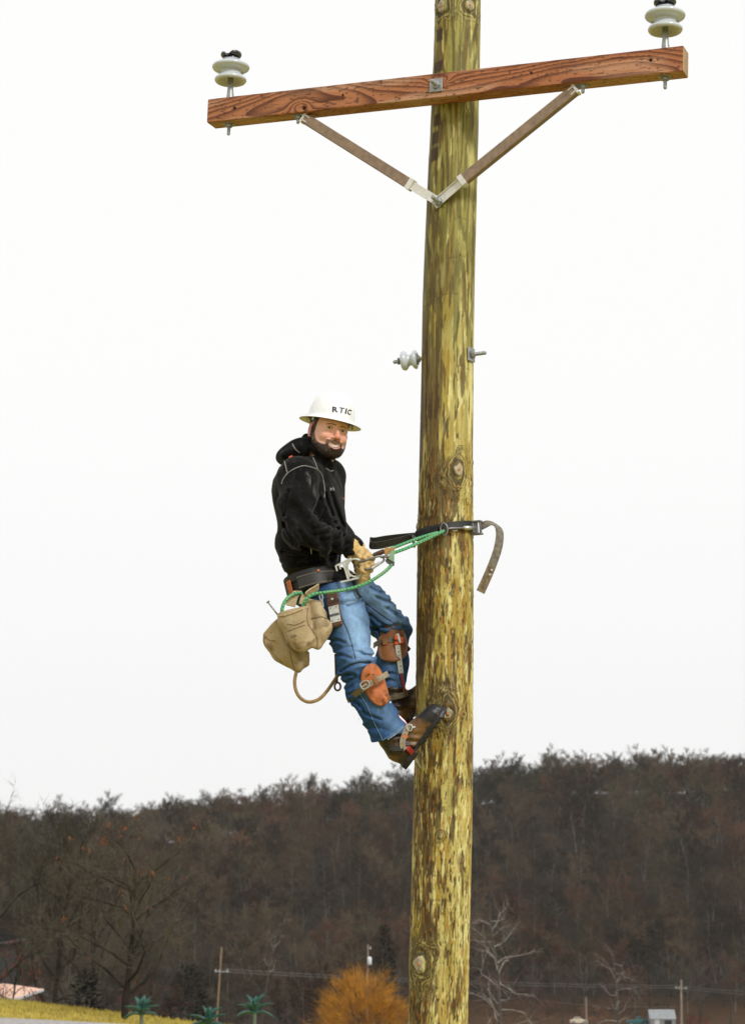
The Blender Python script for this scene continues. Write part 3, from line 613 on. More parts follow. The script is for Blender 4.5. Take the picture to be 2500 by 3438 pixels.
# vehicles
def vehicle(name, px0, px1, Y, paint, label, pickup):
    xa, xb = xat(px0, Y), xat(px1, Y); g = gz1((xa + xb) / 2, Y); Lh = (xb - xa); V0 = np.array((xa, Y, g)); root = thing(name, ((xa + xb) / 2, Y, g), label, 'pickup' if pickup else 'car')
    H = 1.75 if pickup else 1.45; W_ = .92
    prof_ = [(0, .45), (0, .95), (.02, 1.02), (.40, 1.06), (.40, 1.0), (.42, 1.06), (.46, H), (.63, H), (.72, 1.12), (.97, 1.0), (1, .9), (1, .45)] if pickup else [(0, .35), (0, .85), (.03, .95), (.17, 1.0), (.30, H), (.60, H), (.74, 1.0), (.97, .88), (1, .75), (1, .35)]
    n = len(prof_); V = []
    for s in (-1, 1):
        for (u, h) in prof_:
            inset = .16 if h > 1.15 else 0.0; V.append((xa + u * Lh, Y + s * (W_ - inset), g + h))
    F = [tuple(range(n))[::-1], tuple(range(n, 2 * n))] + [(i, (i + 1) % n, n + (i + 1) % n, n + i) for i in range(n)]; obj('body', np.array(V), F, paint, root, smooth=False)
    dg = mat('dark_glass', (.03, .035, .04), .1)
    wins = [(.465, .54), (.555, .66)] if pickup else [(.27, .42), (.45, .63)]
    for (u0, u1) in wins:
        for s in (-1, 1):
            mb = MB(); y_ = Y + s * (W_ - .10); mb.box((xa + (u0 + u1) / 2 * Lh, y_, g + (1.15 + H) / 2 - .02), ((u1 - u0) / 2 * Lh, 0, 0), (0, .06, 0), (0, 0, (H - 1.25) / 2)); mb.build('window', dg, root)
    for u in (.19, .80):
        for s in (-1, 1):
            cc = np.array((xa + u * Lh, Y + s * (W_ - .06), g + .36)); mb = MB(); mb.lathe(cc - (0, .11, 0), (0, 1, 0), [(.2, 0), (.36, .02), (.36, .2), (.2, .22)], 18); wh_ = mb.build('wheel', mat('tyre_rubber', (.02, .02, .02), .9), root)
            mb = MB(); mb.lathe(cc + (0, s * .115, 0), (0, s, 0), [(.2, -.01), (.19, .005), (.05, .012)], 14); mb.build('rim', galv_f, wh_)
    for s in (-1, 1):
        mb = MB(); mb.box((xb + .01, Y + s * .66, g + .82), (.03, 0, 0), (0, .16, 0), (0, 0, .09)); mb.build('headlight', mat('lamp_glass', (.7, .7, .68), .1), root)
    return root
galv_f = mat('wheel_metal', (.4, .4, .4), .4, .6)
vehicle('pickup_truck', 2092, 2168, 436, mat('teal_paint', (.015, .145, .150), .3, .1, var=.05, coat=.5), 'teal pickup truck parked left of the shed', True)
vehicle('parked_car', 1905, 1963, 438, mat('cream_paint', (.62, .52, .38), .3, .0, var=.05, coat=.5), 'cream car beside the short post, only its roof in view', False)
# houses at the left edge
def hip_house(px0, px1, ridge0, ridge1, eave_py, ridge_py, Y, depth, roofm, wallm, label, fasm=None):
    fasm = fasm or mat('white_fascia', (.6, .6, .58), .7)
    xa, xb, ra, rb = (xat(q_, Y) for q_ in (px0, px1, ridge0, ridge1)); ez = P(px1, eave_py, Y)[2]; rz = P(ridge1, ridge_py, Y + depth / 2)[2]; g = gz1((xa + xb) / 2, Y) - 1
    root = thing('house', ((xa + xb) / 2, Y + depth / 2, g), label, 'house'); mb = MB(); mb.box(((xa + xb) / 2, Y + depth / 2, (g + ez) / 2), ((xb - xa) / 2 - .35, 0, 0), (0, depth / 2 - .35, 0), (0, 0, (ez - g) / 2)); mb.build('wall', wallm, root)
    V = np.array([(xa, Y, ez), (xb, Y, ez), (xb, Y + depth, ez), (xa, Y + depth, ez), (ra, Y + depth / 2, rz), (rb, Y + depth / 2, rz)]); rf = obj('roof', V, [(0, 1, 5, 4), (1, 2, 5), (2, 3, 4, 5), (3, 0, 4), (3, 2, 1, 0)], roofm, root, smooth=False)
    mb = MB(); mb.box(((xa + xb) / 2, Y - .02, ez - .06), ((xb - xa) / 2, 0, 0), (0, .04, 0), (0, 0, .06)); mb.box((xb + .02, Y + depth / 2, ez - .06), (.04, 0, 0), (0, depth / 2, 0), (0, 0, .06)); mb.build('fascia', fasm, rf)
    for k_ in range(3):
        mb = MB(); mb.box((xa + (xb - xa) * (.3 + .22 * k_), Y + .33, ez - 1.1), (.4, 0, 0), (0, .04, 0), (0, 0, .5)); mb.build('window', mat('dark_glass', (.03, .035, .04), .1), root)
hip_house(-260, 70, -160, -20, 3348, 3302, 105, 8, mat('pink_metal_roof', (.72, .43, .31), .5, var=.06, scale=1), mat('beige_wall', (.4, .36, .3), .8), 'house with a pale pink metal roof showing over the lawn at lower left')
hip_house(-300, 22, -200, -80, 3162, 3120, 130, 8, mat('dark_shingle', (.010, .010, .010), 1.0, var=.3, scale=2, spec=.02), mat('grey_siding', (.022, .024, .023), .8, var=.2), 'dark-roofed grey house half hidden by branches at the left edge', mat('dull_fascia', (.07, .07, .07), .8))

# ================================================================== damp winter air
hz = bpy.data.materials.new('haze'); hz.use_nodes = True; t_ = hz.node_tree; t_.nodes.clear(); pv = t_.nodes.new('ShaderNodeVolumePrincipled'); oo = t_.nodes.new('ShaderNodeOutputMaterial'); pv.inputs['Color'].default_value = (.94, .93, .91, 1); pv.inputs['Density'].default_value = .00007; pv.inputs['Anisotropy'].default_value = .2; t_.links.new(pv.outputs[0], oo.inputs['Volume'])
mb = MB(); mb.box((0, 545, 22), (900, 0, 0), (0, 855, 0), (0, 0, 82)); o = mb.build('haze', hz); o['kind'] = 'stuff'
# ================================================================== the climbed pole
PY = 9.0
EDG = [(-260, 1468, 1617), (0, 1460, 1612), (350, 1447, 1606), (690, 1433, 1599), (1000, 1421, 1592), (1213, 1416, 1589), (1500, 1408, 1587),
       (1820, 1400, 1588), (2150, 1397, 1588), (2500, 1394, 1586), (2900, 1384, 1580), (3200, 1374, 1575), (3438, 1368, 1571)]
_z = []; _x = []; _r = []
for (py, a, b) in EDG:
    c = P((a + b) / 2, py, PY); _z.append(c[2]); _x.append(c[0]); _r.append((b - a) / 2 * ((c - CAM) @ F_) / FPX)
GZ = 0.55                                           # ground at the foot of the pole
_z.append(GZ - 0.3); _x.append(_x[-1] - 0.05); _r.append(_r[-1] + 0.022)
_z, _x, _r = (np.array(v)[::-1] for v in (_z, _x, _r))
def pole_x(z): return np.interp(z, _z, _x)
def pole_r(z): return np.interp(z, _z, _r)
def pole_tz(px, py):                                # photo point on the pole's near face -> angle, height
    z = P(px, py, PY - 0.11)[2]; x = P(px, py, PY - 0.09)[0]
    return math.asin(max(-0.99, min(0.99, (x - pole_x(z)) / pole_r(z)))), z
def pole_pt(px, py, off=0.0):
    th, z = pole_tz(px, py); r = pole_r(z) + off
    return np.array((pole_x(z) + r * math.sin(th), PY - r * math.cos(th), z))
KN = [(1536, 1578, .030, 1.), (1500, 2396, .030, 1.), (1409, 3238, .034, 1.25), (1476, 2808, .011, .35), (1484, 12, .03, .9), (1572, 14, .026, .9), (1408, 1760, .016, .6)]
KN = [pole_tz(a, b) + (r, s) for a, b, r, s in KN] + [(2.4, 4.2, .028, 1), (-2.2, 3.1, .03, 1), (3.0, 5.4, .025, 1)]
zz = np.concatenate([np.linspace(_z[0], 2.25, 40)[:-1], np.arange(2.25, _z[-1], 0.0044)])
th = np.concatenate([np.linspace(-math.pi, -1.8, 22, endpoint=False), np.linspace(-1.8, 1.8, 150, endpoint=False), np.linspace(1.8, math.pi, 22, endpoint=False)]); NU = len(th)
TH, ZZ = np.meshgrid(th, zz, indexing='ij'); TH = TH.ravel(); ZZ = ZZ.ravel(); RR = pole_r(ZZ)
q = np.stack([np.cos(TH), np.sin(TH), ZZ], 1)
# grain flows round the knots
kd = np.full(len(TH), 9.0); push = np.zeros(len(TH)); kring = np.zeros(len(TH)); kcore = np.zeros(len(TH)); kfade = np.zeros(len(TH))
for k, (kt, kz, kr, ks) in enumerate(KN):
    dt = (TH - kt + math.pi) % (2 * math.pi) - math.pi; dx = dt * RR; dz = (ZZ - kz) * 0.80
    d = np.hypot(dx, dz) * (1 + 0.55 * (fbm(np.stack([dx * 26 + k * 9, dz * 26, dz * 0 + k], 1), 3, 5) - .5) * 2)
    push += np.tanh(dx / 0.02) * np.exp(-(d / (0.055 * ks)) ** 2) * 0.25 * ks
    f = np.exp(-(d / (0.075 * ks)) ** 4); new = f > kfade
    kring = np.where(new, np.sin(d / 0.0024 - 1.0), kring); kcore = np.maximum(kcore, sstep(kr * 1.05, kr * .85, d)); kfade = np.maximum(kfade, f); kd = np.where(new, d / kr, kd)
t2 = TH - push; qs = np.stack([np.cos(t2), np.sin(t2), ZZ], 1)
S1 = lambda a, b, s, o=3: fbm(qs * np.array((a, a, b)), o, s)
top = sstep(4.95, 5.55, ZZ)                         # smoother peeled wood towards the top
mid = sstep(4.55, 4.95, ZZ)
base = np.tile(np.array((.335, .262, .062)), (len(TH), 1))
n1 = S1(3.0, 3.6, 1); n2 = S1(6.0, 6.5, 2); n3 = S1(16, 2.4, 3); n4 = S1(34, 3.2, 4, 2)
side = sstep(-.3, 1.0, np.sin(TH))                  # weight rising towards the right, for the paler patches
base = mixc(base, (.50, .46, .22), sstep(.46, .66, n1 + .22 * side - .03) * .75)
base = mixc(base, (.27, .165, .025), sstep(.52, .68, n2) * .6)
base = mixc(base, (.150, .160, .045), sstep(.56, .70, S1(4, 3.0, 7) + .05 * top) * (.4 + .3 * top))
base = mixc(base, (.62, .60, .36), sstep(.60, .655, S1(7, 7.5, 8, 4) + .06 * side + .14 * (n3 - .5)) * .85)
base *= (0.84 + 0.32 * n3)[:, None] * (0.93 + 0.14 * n4)[:, None]
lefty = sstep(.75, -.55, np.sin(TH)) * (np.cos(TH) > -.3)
st = sstep(.540, .580, S1(3.7, 4.3, 11, 5) + .022 * sstep(4.5, 3.9, ZZ) + .14 * (lefty - .45) + .16 * (n3 - .5) + .05 * (n4 - .5))   # brown stains, denser towards the left
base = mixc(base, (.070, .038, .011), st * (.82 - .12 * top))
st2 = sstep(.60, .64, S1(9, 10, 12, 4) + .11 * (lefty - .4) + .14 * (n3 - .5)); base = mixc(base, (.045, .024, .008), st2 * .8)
# cathedral figure on the peeled top
cath = np.sin(6.28 * (fbm(np.stack([np.sin(TH) * 2.0, np.cos(TH) * 1.2, ZZ * 1.15], 1), 3, 31) * 6.5))
base = mixc(base, (.085, .062, .018), sstep(.25, .60, cath) * sstep(5.2, 5.7, ZZ) * .75)
base = mixc(base, (.36, .36, .13), sstep(-.3, -.9, cath) * sstep(5.3, 5.8, ZZ) * .4)
base = mixc(base, (.165, .165, .040), sstep(5.0, 5.7, ZZ) * (.12 + .40 * sstep(.45, .6, n1)))
# flecks: torn fibres, dark and orange, below the peeled part
fl_amt = (1 - mid) * (.75 + .5 * vnoise(q * np.array((2, 2, 1.6)), 41))
f1 = fbm(np.stack([t2 * 19, ZZ * 27, t2 * 0], 1), 2, 51); f2 = fbm(np.stack([t2 * 22, ZZ * 24 + 7, t2 * 0], 1), 2, 61); f3 = fbm(np.stack([t2 * 18 + 3, ZZ * 19, t2 * 0], 1), 2, 71)
dk = sstep(.690, .745, f1) * np.clip(fl_amt, 0, 1); og = sstep(.680, .75, f2) * np.clip(fl_amt + .1, 0, 1); wh = sstep(.70, .78, f3) * np.clip(fl_amt, 0, 1)
base = mixc(base, (.36, .145, .018), og * .7); base = mixc(base, (.58, .53, .28), wh * .6); base = mixc(base, (.045, .02, .006), dk * .92)
fine = sstep(.72, .76, vnoise(np.stack([t2 * 45, ZZ * 60, t2 * 0], 1), 81)) * (.4 + .6 * (1 - mid)); base = mixc(base, (.10, .055, .014), fine * .5)
# checks: long thin drying cracks, and a few ring scars left by climbing irons
ck = np.zeros(len(TH))
for (t0, z0, ln, sd) in [(-.15, 4.75, .55, 1), (.35, 3.4, .5, 2), (-.6, 4.1, .6, 3), (.1, 2.75, .4, 4), (-.95, 5.0, .9, 5), (.75, 3.9, .35, 6), (.5, 2.6, .5, 7), (-.3, 5.3, .35, 8), (2.2, 3.6, 1.2, 9), (-2.5, 4.4, 1.0, 10)]:
    wob = (vnoise(np.stack([ZZ * 9, ZZ * 0, ZZ * 0 + sd], 1), sd) - .5) * .03
    ck = np.maximum(ck, np.exp(-((t2 - t0 - wob) * RR / .0016) ** 2) * (np.abs(ZZ - z0) < ln / 2))
base = mixc(base, (.035, .018, .007), ck * .85)
sc2 = np.zeros(len(TH))
for (px, py, wd, sd) in [(1540, 862, .5, 1), (1500, 990, .5, 2), (1470, 700, .3, 3), (1420, 2725, .35, 4), (1560, 1230, .4, 5), (1450, 3020, .4, 6), (1545, 730, .3, 7), (1430, 1020, .3, 8)]:
    t0, z0 = pole_tz(px, py); dt = TH - t0
    wob = (fbm(np.stack([TH * 6, TH * 0 + sd, TH * 0], 1), 3, sd) - .5) * .035
    sc2 = np.maximum(sc2, np.exp(-((ZZ - z0 - wob) / .0022) ** 2) * sstep(wd, wd * .8, np.abs(dt)))
base = mixc(base, (.075, .04, .014), sc2 * .6)
# knots
base = mixc(base, (.055, .042, .016), sstep(.05, .7, kring) * np.clip(kfade * (.6 + .6 * n2), 0, .95) * (kd > 1)); base = mixc(base, (.44, .42, .20), sstep(-.1, -.8, kring) * kfade * .45 * (kd > 1))
base = mixc(base, (.06, .05, .025), sstep(1.55, 1.1, kd) * (1 - kcore) * .9)
# burnt-in brand marks high on the pole
for (a, b, c, d) in [(1456, 1477, 372, 412), (1451, 1471, 430, 472), (1448, 1470, 484, 530), (1466, 1485, 83, 125), (1460, 1485, 192, 229)]:
    t0, z1 = pole_tz(a, c); t1, z0 = pole_tz(b, d)
    mk = sstep(-.006, .006, np.minimum(ZZ - z0, z1 - ZZ)) * sstep(-.02, .02, np.minimum(TH - t0, t1 - TH)); base = mixc(base, (.045, .022, .009), mk * .9)
base = base * np.array((1.04, .98, .68)); disp = .0035 * (S1(2, .9, 91) - .5) * 2 + .0022 * (n3 - .5) * 2 - .0032 * dk - .004 * ck - .002 * sc2 + .0012 * og - .0015 * fine + .003 * kfade * (1 - kcore) * np.sign(kring) * .3 + .007 * kcore * (kd < 1) + .004 * kfade - .0012 * sstep(.25, .7, cath) * sstep(5.35, 5.8, ZZ)
ra = RR + disp
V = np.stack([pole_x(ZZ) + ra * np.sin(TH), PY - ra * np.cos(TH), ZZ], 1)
pole_mat = mat('treated_pine', rough=.62, vcol=True, var=.10, scale=60, bump=.0015, bscale=90, stretch=(1, 1, .12), spec=.35)
POLE = thing('utility_pole', (pole_x(GZ), PY, GZ), 'tall yellow-green treated pine pole that the lineman is climbing, knotty and flecked', 'utility pole')
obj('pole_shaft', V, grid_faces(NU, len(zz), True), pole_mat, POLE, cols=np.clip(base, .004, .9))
knot_mat = mat('knot_wood', (.34, .29, .19), .75, var=.5, scale=60, bump=.002, bscale=120)
core_mat = mat('knot_heart', (.42, .17, .06), .8, var=.3, scale=120)
for (kt, kz, kr, ks) in KN:
    if ks < .5: continue
    r = pole_r(kz) + .0085; c = np.array((pole_x(kz) + r * math.sin(kt), PY - r * math.cos(kt), kz)); n = np.array((math.sin(kt), -math.cos(kt), 0)); t = np.array((math.cos(kt), math.sin(kt), 0))
    m = MB(); a = np.arange(20) / 20 * 6.283; wob = 1 + .12 * np.sin(a * 3 + kz * 9) + .07 * np.sin(a * 5 + kt)
    Vk = [];
    for f, o in ((1.0, -.010), (.92, .002), (.6, .0045), (.25, .003)):
        Vk.append(c + n * o + (np.cos(a) * kr * .72 * f * wob)[:, None] * t + (np.sin(a) * kr * f * wob)[:, None] * np.array((0, 0, 1)))
    Fk = [(i * 20 + k, i * 20 + (k + 1) % 20, (i + 1) * 20 + (k + 1) % 20, (i + 1) * 20 + k) for i in range(3) for k in range(20)] + [tuple(60 + k for k in range(20))]
    ko = obj('knot', np.concatenate(Vk), Fk, knot_mat, POLE)
    m.lathe(c + n * .0035, n, [(kr * .22, 0), (kr * .2, .0018), (kr * .05, .0022)], 12); m.build('heart', core_mat, ko)

# ================================================================== crossarm
galv = mat('galvanised_steel', (.33, .34, .34), .48, .65, var=.22, scale=70, bump=.0004, bscale=200)
galv_lt = mat('bright_galvanised', (.66, .65, .62), .5, .25, var=.12, scale=50, bump=.0004, bscale=150)
blk_steel = mat('dark_steel', (.10, .10, .10), .42, .7, var=.3, scale=90)
AA = math.radians(22)
A_D = np.array((math.cos(AA), -math.sin(AA), 0)); A_N = np.array((-math.sin(AA), -math.cos(AA), 0))
zc_arm = P(1528, 292, PY)[2]; C_arm = np.array((pole_x(zc_arm), PY, zc_arm)); r_arm = pole_r(zc_arm)
def PP(px, py, off):                                # photo point on the vertical plane parallel to the arm, off metres before the pole's surface
    d = ray(px, py); q0 = C_arm + A_N * (r_arm + off); return CAM + d * (((q0 - CAM) @ A_N) / (d @ A_N))
HA, DA = .0565, .045
pl = PP(696, 372, 2 * DA - .004); pr = PP(2292, 195, 2 * DA - .004)
AX = unit(pr - pl); AN = A_N; AU = unit(np.cross(AX, AN)); AU = AU if AU[2] > 0 else -AU
LA = np.linalg.norm(pr - pl); ac = (pl + pr) / 2 - AN * DA
print('crossarm length', LA)
prof = []
def side_pts(a, b, n): return [tuple(np.array(a) + (np.array(b) - np.array(a)) * i / n) for i in range(n)]
bv = .004; hh, dd = HA, DA
prof = side_pts((dd, -hh + bv), (dd, hh - bv), 34) + side_pts((dd, hh - bv), (dd - bv, hh), 2) + side_pts((dd - bv, hh), (-dd + bv, hh), 16) + side_pts((-dd + bv, hh), (-dd, hh - bv), 2) + side_pts((-dd, hh - bv), (-dd, -hh + bv), 20) + side_pts((-dd, -hh + bv), (-dd + bv, -hh), 2) + side_pts((-dd + bv, -hh), (dd - bv, -hh), 16) + side_pts((dd - bv, -hh), (dd, -hh + bv), 2)
prof = np.array(prof); xs = np.concatenate([[-LA / 2], np.linspace(-LA / 2 + .003, LA / 2 - .003, 760), [LA / 2]])
XX, II = np.meshgrid(xs, np.arange(len(prof)), indexing='ij'); XX = XX.ravel(); II = II.ravel(); pd = prof[II, 0]; ph = prof[II, 1]
endf = (np.abs(XX) > LA / 2 - .001); pd = np.where(endf, pd * .94, pd); ph = np.where(endf, ph * .95, ph)
def wood(x, d, h):
    o = np.zeros_like(x)
    wv = (fbm(np.stack([x * 1.6, o, o], 1), 2, 3) - .5) * .12; wu = (fbm(np.stack([x * 1.1 + 9, o, o], 1), 2, 4) - .5) * .07
    kn = .028 * np.exp(-((x + .64) / .05) ** 2 - ((h + .03) / .03) ** 2) + .02 * np.exp(-((x - .02) / .05) ** 2 - ((h - .02) / .02) ** 2)
    rad = np.hypot(d + .075 + wu + kn, h * .85 + .035 + wv + kn) + .012 * (fbm(np.stack([x * 5, d * 16, h * 16], 1), 2, 6) - .5)
    g = (rad / .0088) % 1.0
    late = sstep(.35, .93, g) * (1 - sstep(.95, 1.0, g))
    return late, rad
late, rad = wood(XX, pd, ph); fib = fbm(np.stack([XX * 9, pd * 260, ph * 260], 1), 3, 8)
cb = np.tile(np.array((.375, .150, .064)), (len(XX), 1)); cb = mixc(cb, (.085, .021, .008), late * .9)
pale = sstep(.45, .62, fbm(np.stack([XX * 2.2, pd * 9, ph * 16], 1), 3, 9) - .04 * XX); cb = mixc(cb, (.50, .30, .19), pale * .7 * (1 - .5 * late))
redr = sstep(-.2, .3, XX) * .35; cb = mixc(cb, cb * np.array((1.0, .80, .72)), redr)
drk = sstep(.60, .72, fbm(np.stack([XX * 3.1, pd * 8, ph * 26], 1), 3, 19)); cb = mixc(cb, (.12, .045, .022), drk * .55)
cb *= (.80 + .42 * fib)[:, None]
cb = mixc(cb, (.09, .035, .02), sstep(hh - .012, hh - .002, ph) * .45 * fib * 1.6)
pits = sstep(.76, .80, vnoise(np.stack([XX * 55, pd * 200, ph * 190], 1), 23)); cb = mixc(cb, (.09, .035, .018), pits * .75)
saw = endf.astype(float); cb = mixc(cb, np.array((.40, .26, .13)) * (.75 + .5 * vnoise(np.stack([XX * 0, pd * 130, ph * 130], 1), 3))[:, None], saw * .9)
dpr = -.0012 * (1 - late) * (1 - saw)
FR = np.abs(pd - dd) < 1e-4
def arm_uv(px, py):
    v = PP(px, py, 2 * DA - .004) - ac; return v @ AX, v @ AU
for (px, py, r) in [(786, 363, .0085), (1149, 320, .0065), (1019, 362, .011), (2182, 201, .0085), (1781, 245, .007)]:
    u, v = arm_uv(px, py); d = np.hypot(XX - u, ph - v); mk = sstep(r, r * .6, d) * FR; cb = mixc(cb, (.02, .01, .006), mk * .95); dpr = dpr - .012 * mk
for (px, py, n_) in [(868, 352, 14), (1880, 244, 13)]:                        # faint stamped inspection marks, worn past reading
    u, v = arm_uv(px, py)
    for k in range(n_):
        x0 = u - .045 + k * .0075 * (1 + .2 * math.sin(k)); mk = (np.abs(XX - x0) < .0014) * (np.abs(ph - v - .002 * math.sin(k * 2.3)) < .011 + .003 * math.sin(k * 5)) * FR
        cb = mixc(cb, (.17, .065, .035), mk * .55); dpr = dpr - .0012 * mk
u0, v0 = arm_uv(740, 352)
for k in range(9):
    mk = (np.abs((ph - v0 + .022 - k * .005) - .12 * (XX - u0) * (1 if k % 2 else -1)) < .0012) * (np.abs(XX - u0) < .03 + .008 * math.sin(k * 3)) * FR; cb = mixc(cb, (.14, .05, .028), mk * .6)
V = ac + XX[:, None] * AX + (pd + dpr * np.where(FR, 1, .5))[:, None] * AN + ph[:, None] * AU
Fg = np.vstack([grid_faces(len(xs), len(prof)), np.stack([np.arange(len(xs) - 1) * len(prof) + len(prof) - 1, np.arange(1, len(xs)) * len(prof) + len(prof) - 1, np.arange(1, len(xs)) * len(prof), np.arange(len(xs) - 1) * len(prof)], 1)])
arm_mat = mat('red_fir', rough=.6, vcol=True, var=.08, scale=120, bump=.0012, bscale=150, spec=.3)
ARM = thing('crossarm', ac, 'reddish brown square timber crossarm bolted across the pole top', 'crossarm')
me_arm = obj('beam', V, Fg, arm_mat, ARM, cols=np.clip(cb, .004, .9))
# end grain caps
def endcap(x, s):
    n = len(prof); c = ac + AX * x; r_ = np.stack([prof[:, 0] * .94, prof[:, 1] * .95], 1); Vc = [c + AX * .0005 * s]; 
    Vc += [c + p0 * AN + p1 * AU for p0, p1 in r_]; return np.array(Vc), [(0, 1 + k, 1 + (k + 1) % n) for k in range(n)]
endm = mat('end_grain', (.36, .24, .12), .8, var=.4, scale=45, bump=.001, bscale=120, stretch=(1, 1, .4))
mb = MB(); mb.add(*endcap(LA / 2, 1)); mb.build('end_grain', endm, ARM); mb = MB(); mb.add(*endcap(-LA / 2, -1)); mb.build('end_grain', endm, ARM)
def hexnut(mb, c, ax, r, h):
    ax = unit(ax); mb.lathe(np.asarray(c), ax, [(r * .8, 0), (r, .0015), (r, h - .0015), (r * .8, h)], 6)
def bolt(name, c, ax, r, ln, nut_r, parent, mt, nut_at=0.0, round_tip=True):
    mb = MB(); ax = unit(ax); pr_ = [(r, -.01)]
    k = 0
    while k * .004 < ln - .006: pr_ += [(r * 1.06, k * .004), (r * .92, k * .004 + .002)]; k += 1
    pr_ += [(r, ln - .004), (r * .6, ln)]
    mb.lathe(c, ax, pr_, 12); hexnut(mb, np.asarray(c) + ax * nut_at, ax, nut_r, .014); return mb.build(name, mt, parent)
fc = PP(1464, 287, 2 * DA - .004); mb = MB(); mb.box(fc + AN * .0035, AX * .030, AU * .030, AN * .003, .0012); mb.build('washer_plate', galv, ARM)
bolt('through_bolt', fc + AN * .005, AN, .0085, .062, .019, ARM, galv)
# ================================================================== pin insulators
porc = mat('white_porcelain', (.52, .56, .60), .12, 0, var=.03, scale=15, coat=.6)
porc_blk = mat('black_glaze', (.018, .018, .02), .12, 0, var=.2, coat=.6)
def pin_insulator(px_, py_top, label):
    t = (np.linalg.norm(0)); u = arm_uv(px_, 0)[0] if False else None
    d = PP(px_, py_top, DA); x = (d - ac) @ AX; b = ac + AX * x + AU * HA; up = np.array((.012, 0, 1.)); up = unit(up)
    root = thing('pin_insulator', b, label, 'insulator', 'porcelain insulators on the crossarm')
    mb = MB(); mb.lathe(b, up, [(.024, -.002), (.0245, .003), (.019, .006), (.0175, .012), (.013, .06), (.0125, .18)], 20); mb.build('pin', galv, root, smooth=True)
    z0 = .086
    mb = MB(); mb.lathe(b + up * z0, up, [(.035, .030), (.052, .008), (.060, .001), (.068, .002), (.0735, .008), (.0745, .014), (.071, .020), (.058, .030), (.050, .042), (.046, .052), (.050, .056), (.066, .058), (.081, .063), (.0865, .070), (.0870, .076), (.082, .083), (.066, .092), (.052, .098), (.046, .103), (.043, .108)], 48)
    mb.build('shed_body', porc, root, smooth=True)
    mb = MB(); mb.lathe(b + up * z0, up, [(.041, .106), (.041, .112), (.036, .117), (.036, .124), (.030, .128)], 40); mb.build('tie_groove', porc_blk, root, smooth=True)
    # saddle crown: ring cut by the conductor groove
    n = 48; a = np.arange(n) / n * 6.2832; rad_ = [.038, .046, .049, .047, .036, .016, .0]; hts = [.122, .126, .134, .142, .148, .149, .149]
    Vc = []
    for r, h in zip(rad_, hts):
        y = r * np.sin(a); x_ = r * np.cos(a); g = np.exp(-(x_ / .017) ** 2) * .022 * (1 if h > .13 else 0)
        Vc.append(b + up * z0 + up * (h - g)[:, None] + x_[:, None] * unit(np.array((1, -.35, 0))) + y[:, None] * unit(np.array((.35, 1, 0))))
    Fc = [(i * n + k, i * n + (k + 1) % n, (i + 1) * n + (k + 1) % n, (i + 1) * n + k) for i in range(len(rad_) - 1) for k in range(n)]
    obj('crown', np.concatenate(Vc), Fc, porc_blk, root)
    lo_ = ac + AX * x - AU * HA; mb = MB(); mb.box(lo_ - AU * .002, AX * .026, AN * .022, AU * .002); hexnut(mb, lo_ - AU * .004, -AU, .017, .013); mb.lathe(lo_ - AU * .004, -AU, [(.0078, 0), (.0078, .045), (.005, .05)], 12); mb.build('lower_stud', galv, root)
    return root
pin_insulator(772, 322, 'white porcelain pin insulator with black grooved crown on the left end of the crossarm')
pin_insulator(2232, 152, 'white porcelain pin insulator on the right end of the crossarm, cut by the top edge')
# ================================================================== V brace
bw = mat('grey_brace_wood', (.235, .165, .115), .75, var=.28, scale=40, bump=.001, bscale=90, stretch=(1, 1, 1))
def brace(top, joint, foot, label, foot_off):
    a = PP(*top, .050); j = PP(*joint, .040); f = PP(*foot, foot_off); ax = unit(j - a); w_ = unit(np.cross(ax, AN))
    root = thing('brace', (a + f) / 2, label, 'brace', 'timber braces under the crossarm')
    mb = MB(); mb.box((a + j) / 2, ax * np.linalg.norm(j - a) / 2, w_ * .0235, AN * .0170, .0025); mb.build('timber', bw, root)
    mb = MB(); mb.box(a - ax * .004, ax * .006, w_ * .0255, AN * .0195, .001); mb.box(a + ax * .010 + AN * .0183 + w_ * .012, ax * .016, w_ * .0022, AN * .0012); mb.box(a + ax * .010 + AN * .0183 - w_ * .012, ax * .016, w_ * .0022, AN * .0012); mb.build('end_clip', galv_lt, root)
    mb = MB(); mb.box(j + ax * .003, ax * .012, w_ * .0255, AN * .0185, .001); jj = j + ax * .012
    d2 = unit(f - jj); w2 = unit(np.cross(d2, AN)); e = f + d2 * .022
    mb.box((jj + e) / 2 + AN * .002, (e - jj) / 2, w2 * .0195, AN * .0028, .0008); mb.box((jj + e) / 2 + AN * .006 + w2 * .0178, (e - jj) / 2, w2 * .0017, AN * .005); mb.build('steel_foot', galv_lt, root)
    # hanger bolt up into the arm
    s = -1 if ax[0] > 0 else 1; 
    x = (a - ac) @ AX + s * .034; u_ = ac + AX * x - AU * HA + AN * .01
    mb = MB(); mb.box(u_ - AU * .0025 - AX * s * .012, AX * .034, AN * .018, AU * .0022, .0008); mb.tube(np.array([a - ax * .004, a - ax * .012 + AU * .012, u_ - AX * s * .03 - AU * .003]), .006, 8); hexnut(mb, u_ - AU * .004, -AU, .0155, .013); mb.lathe(u_, -AU, [(.0075, 0), (.0075, .034), (.005, .038)], 12); mb.build('hanger', galv, root)
brace((1024, 398), (1376, 619), (1470, 677), 'grey wooden brace from the left half of the crossarm down to the pole', .012)
brace((1930, 302), (1554, 606), (1470, 679), 'grey wooden brace from the right half of the crossarm down to the pole', .020)
c = PP(1471, 678, .026); bb = thing('brace_bolt', c, 'galvanised bolt holding the foot of the V brace to the pole', 'bolt')
mb = MB(); mb.lathe(c, A_N, [(.020, 0), (.020, .003), (.012, .0035)], 20); mb.build('washer', galv, bb); bolt('stud', c + A_N * .003, A_N, .0085, .075, .0175, bb, galv)
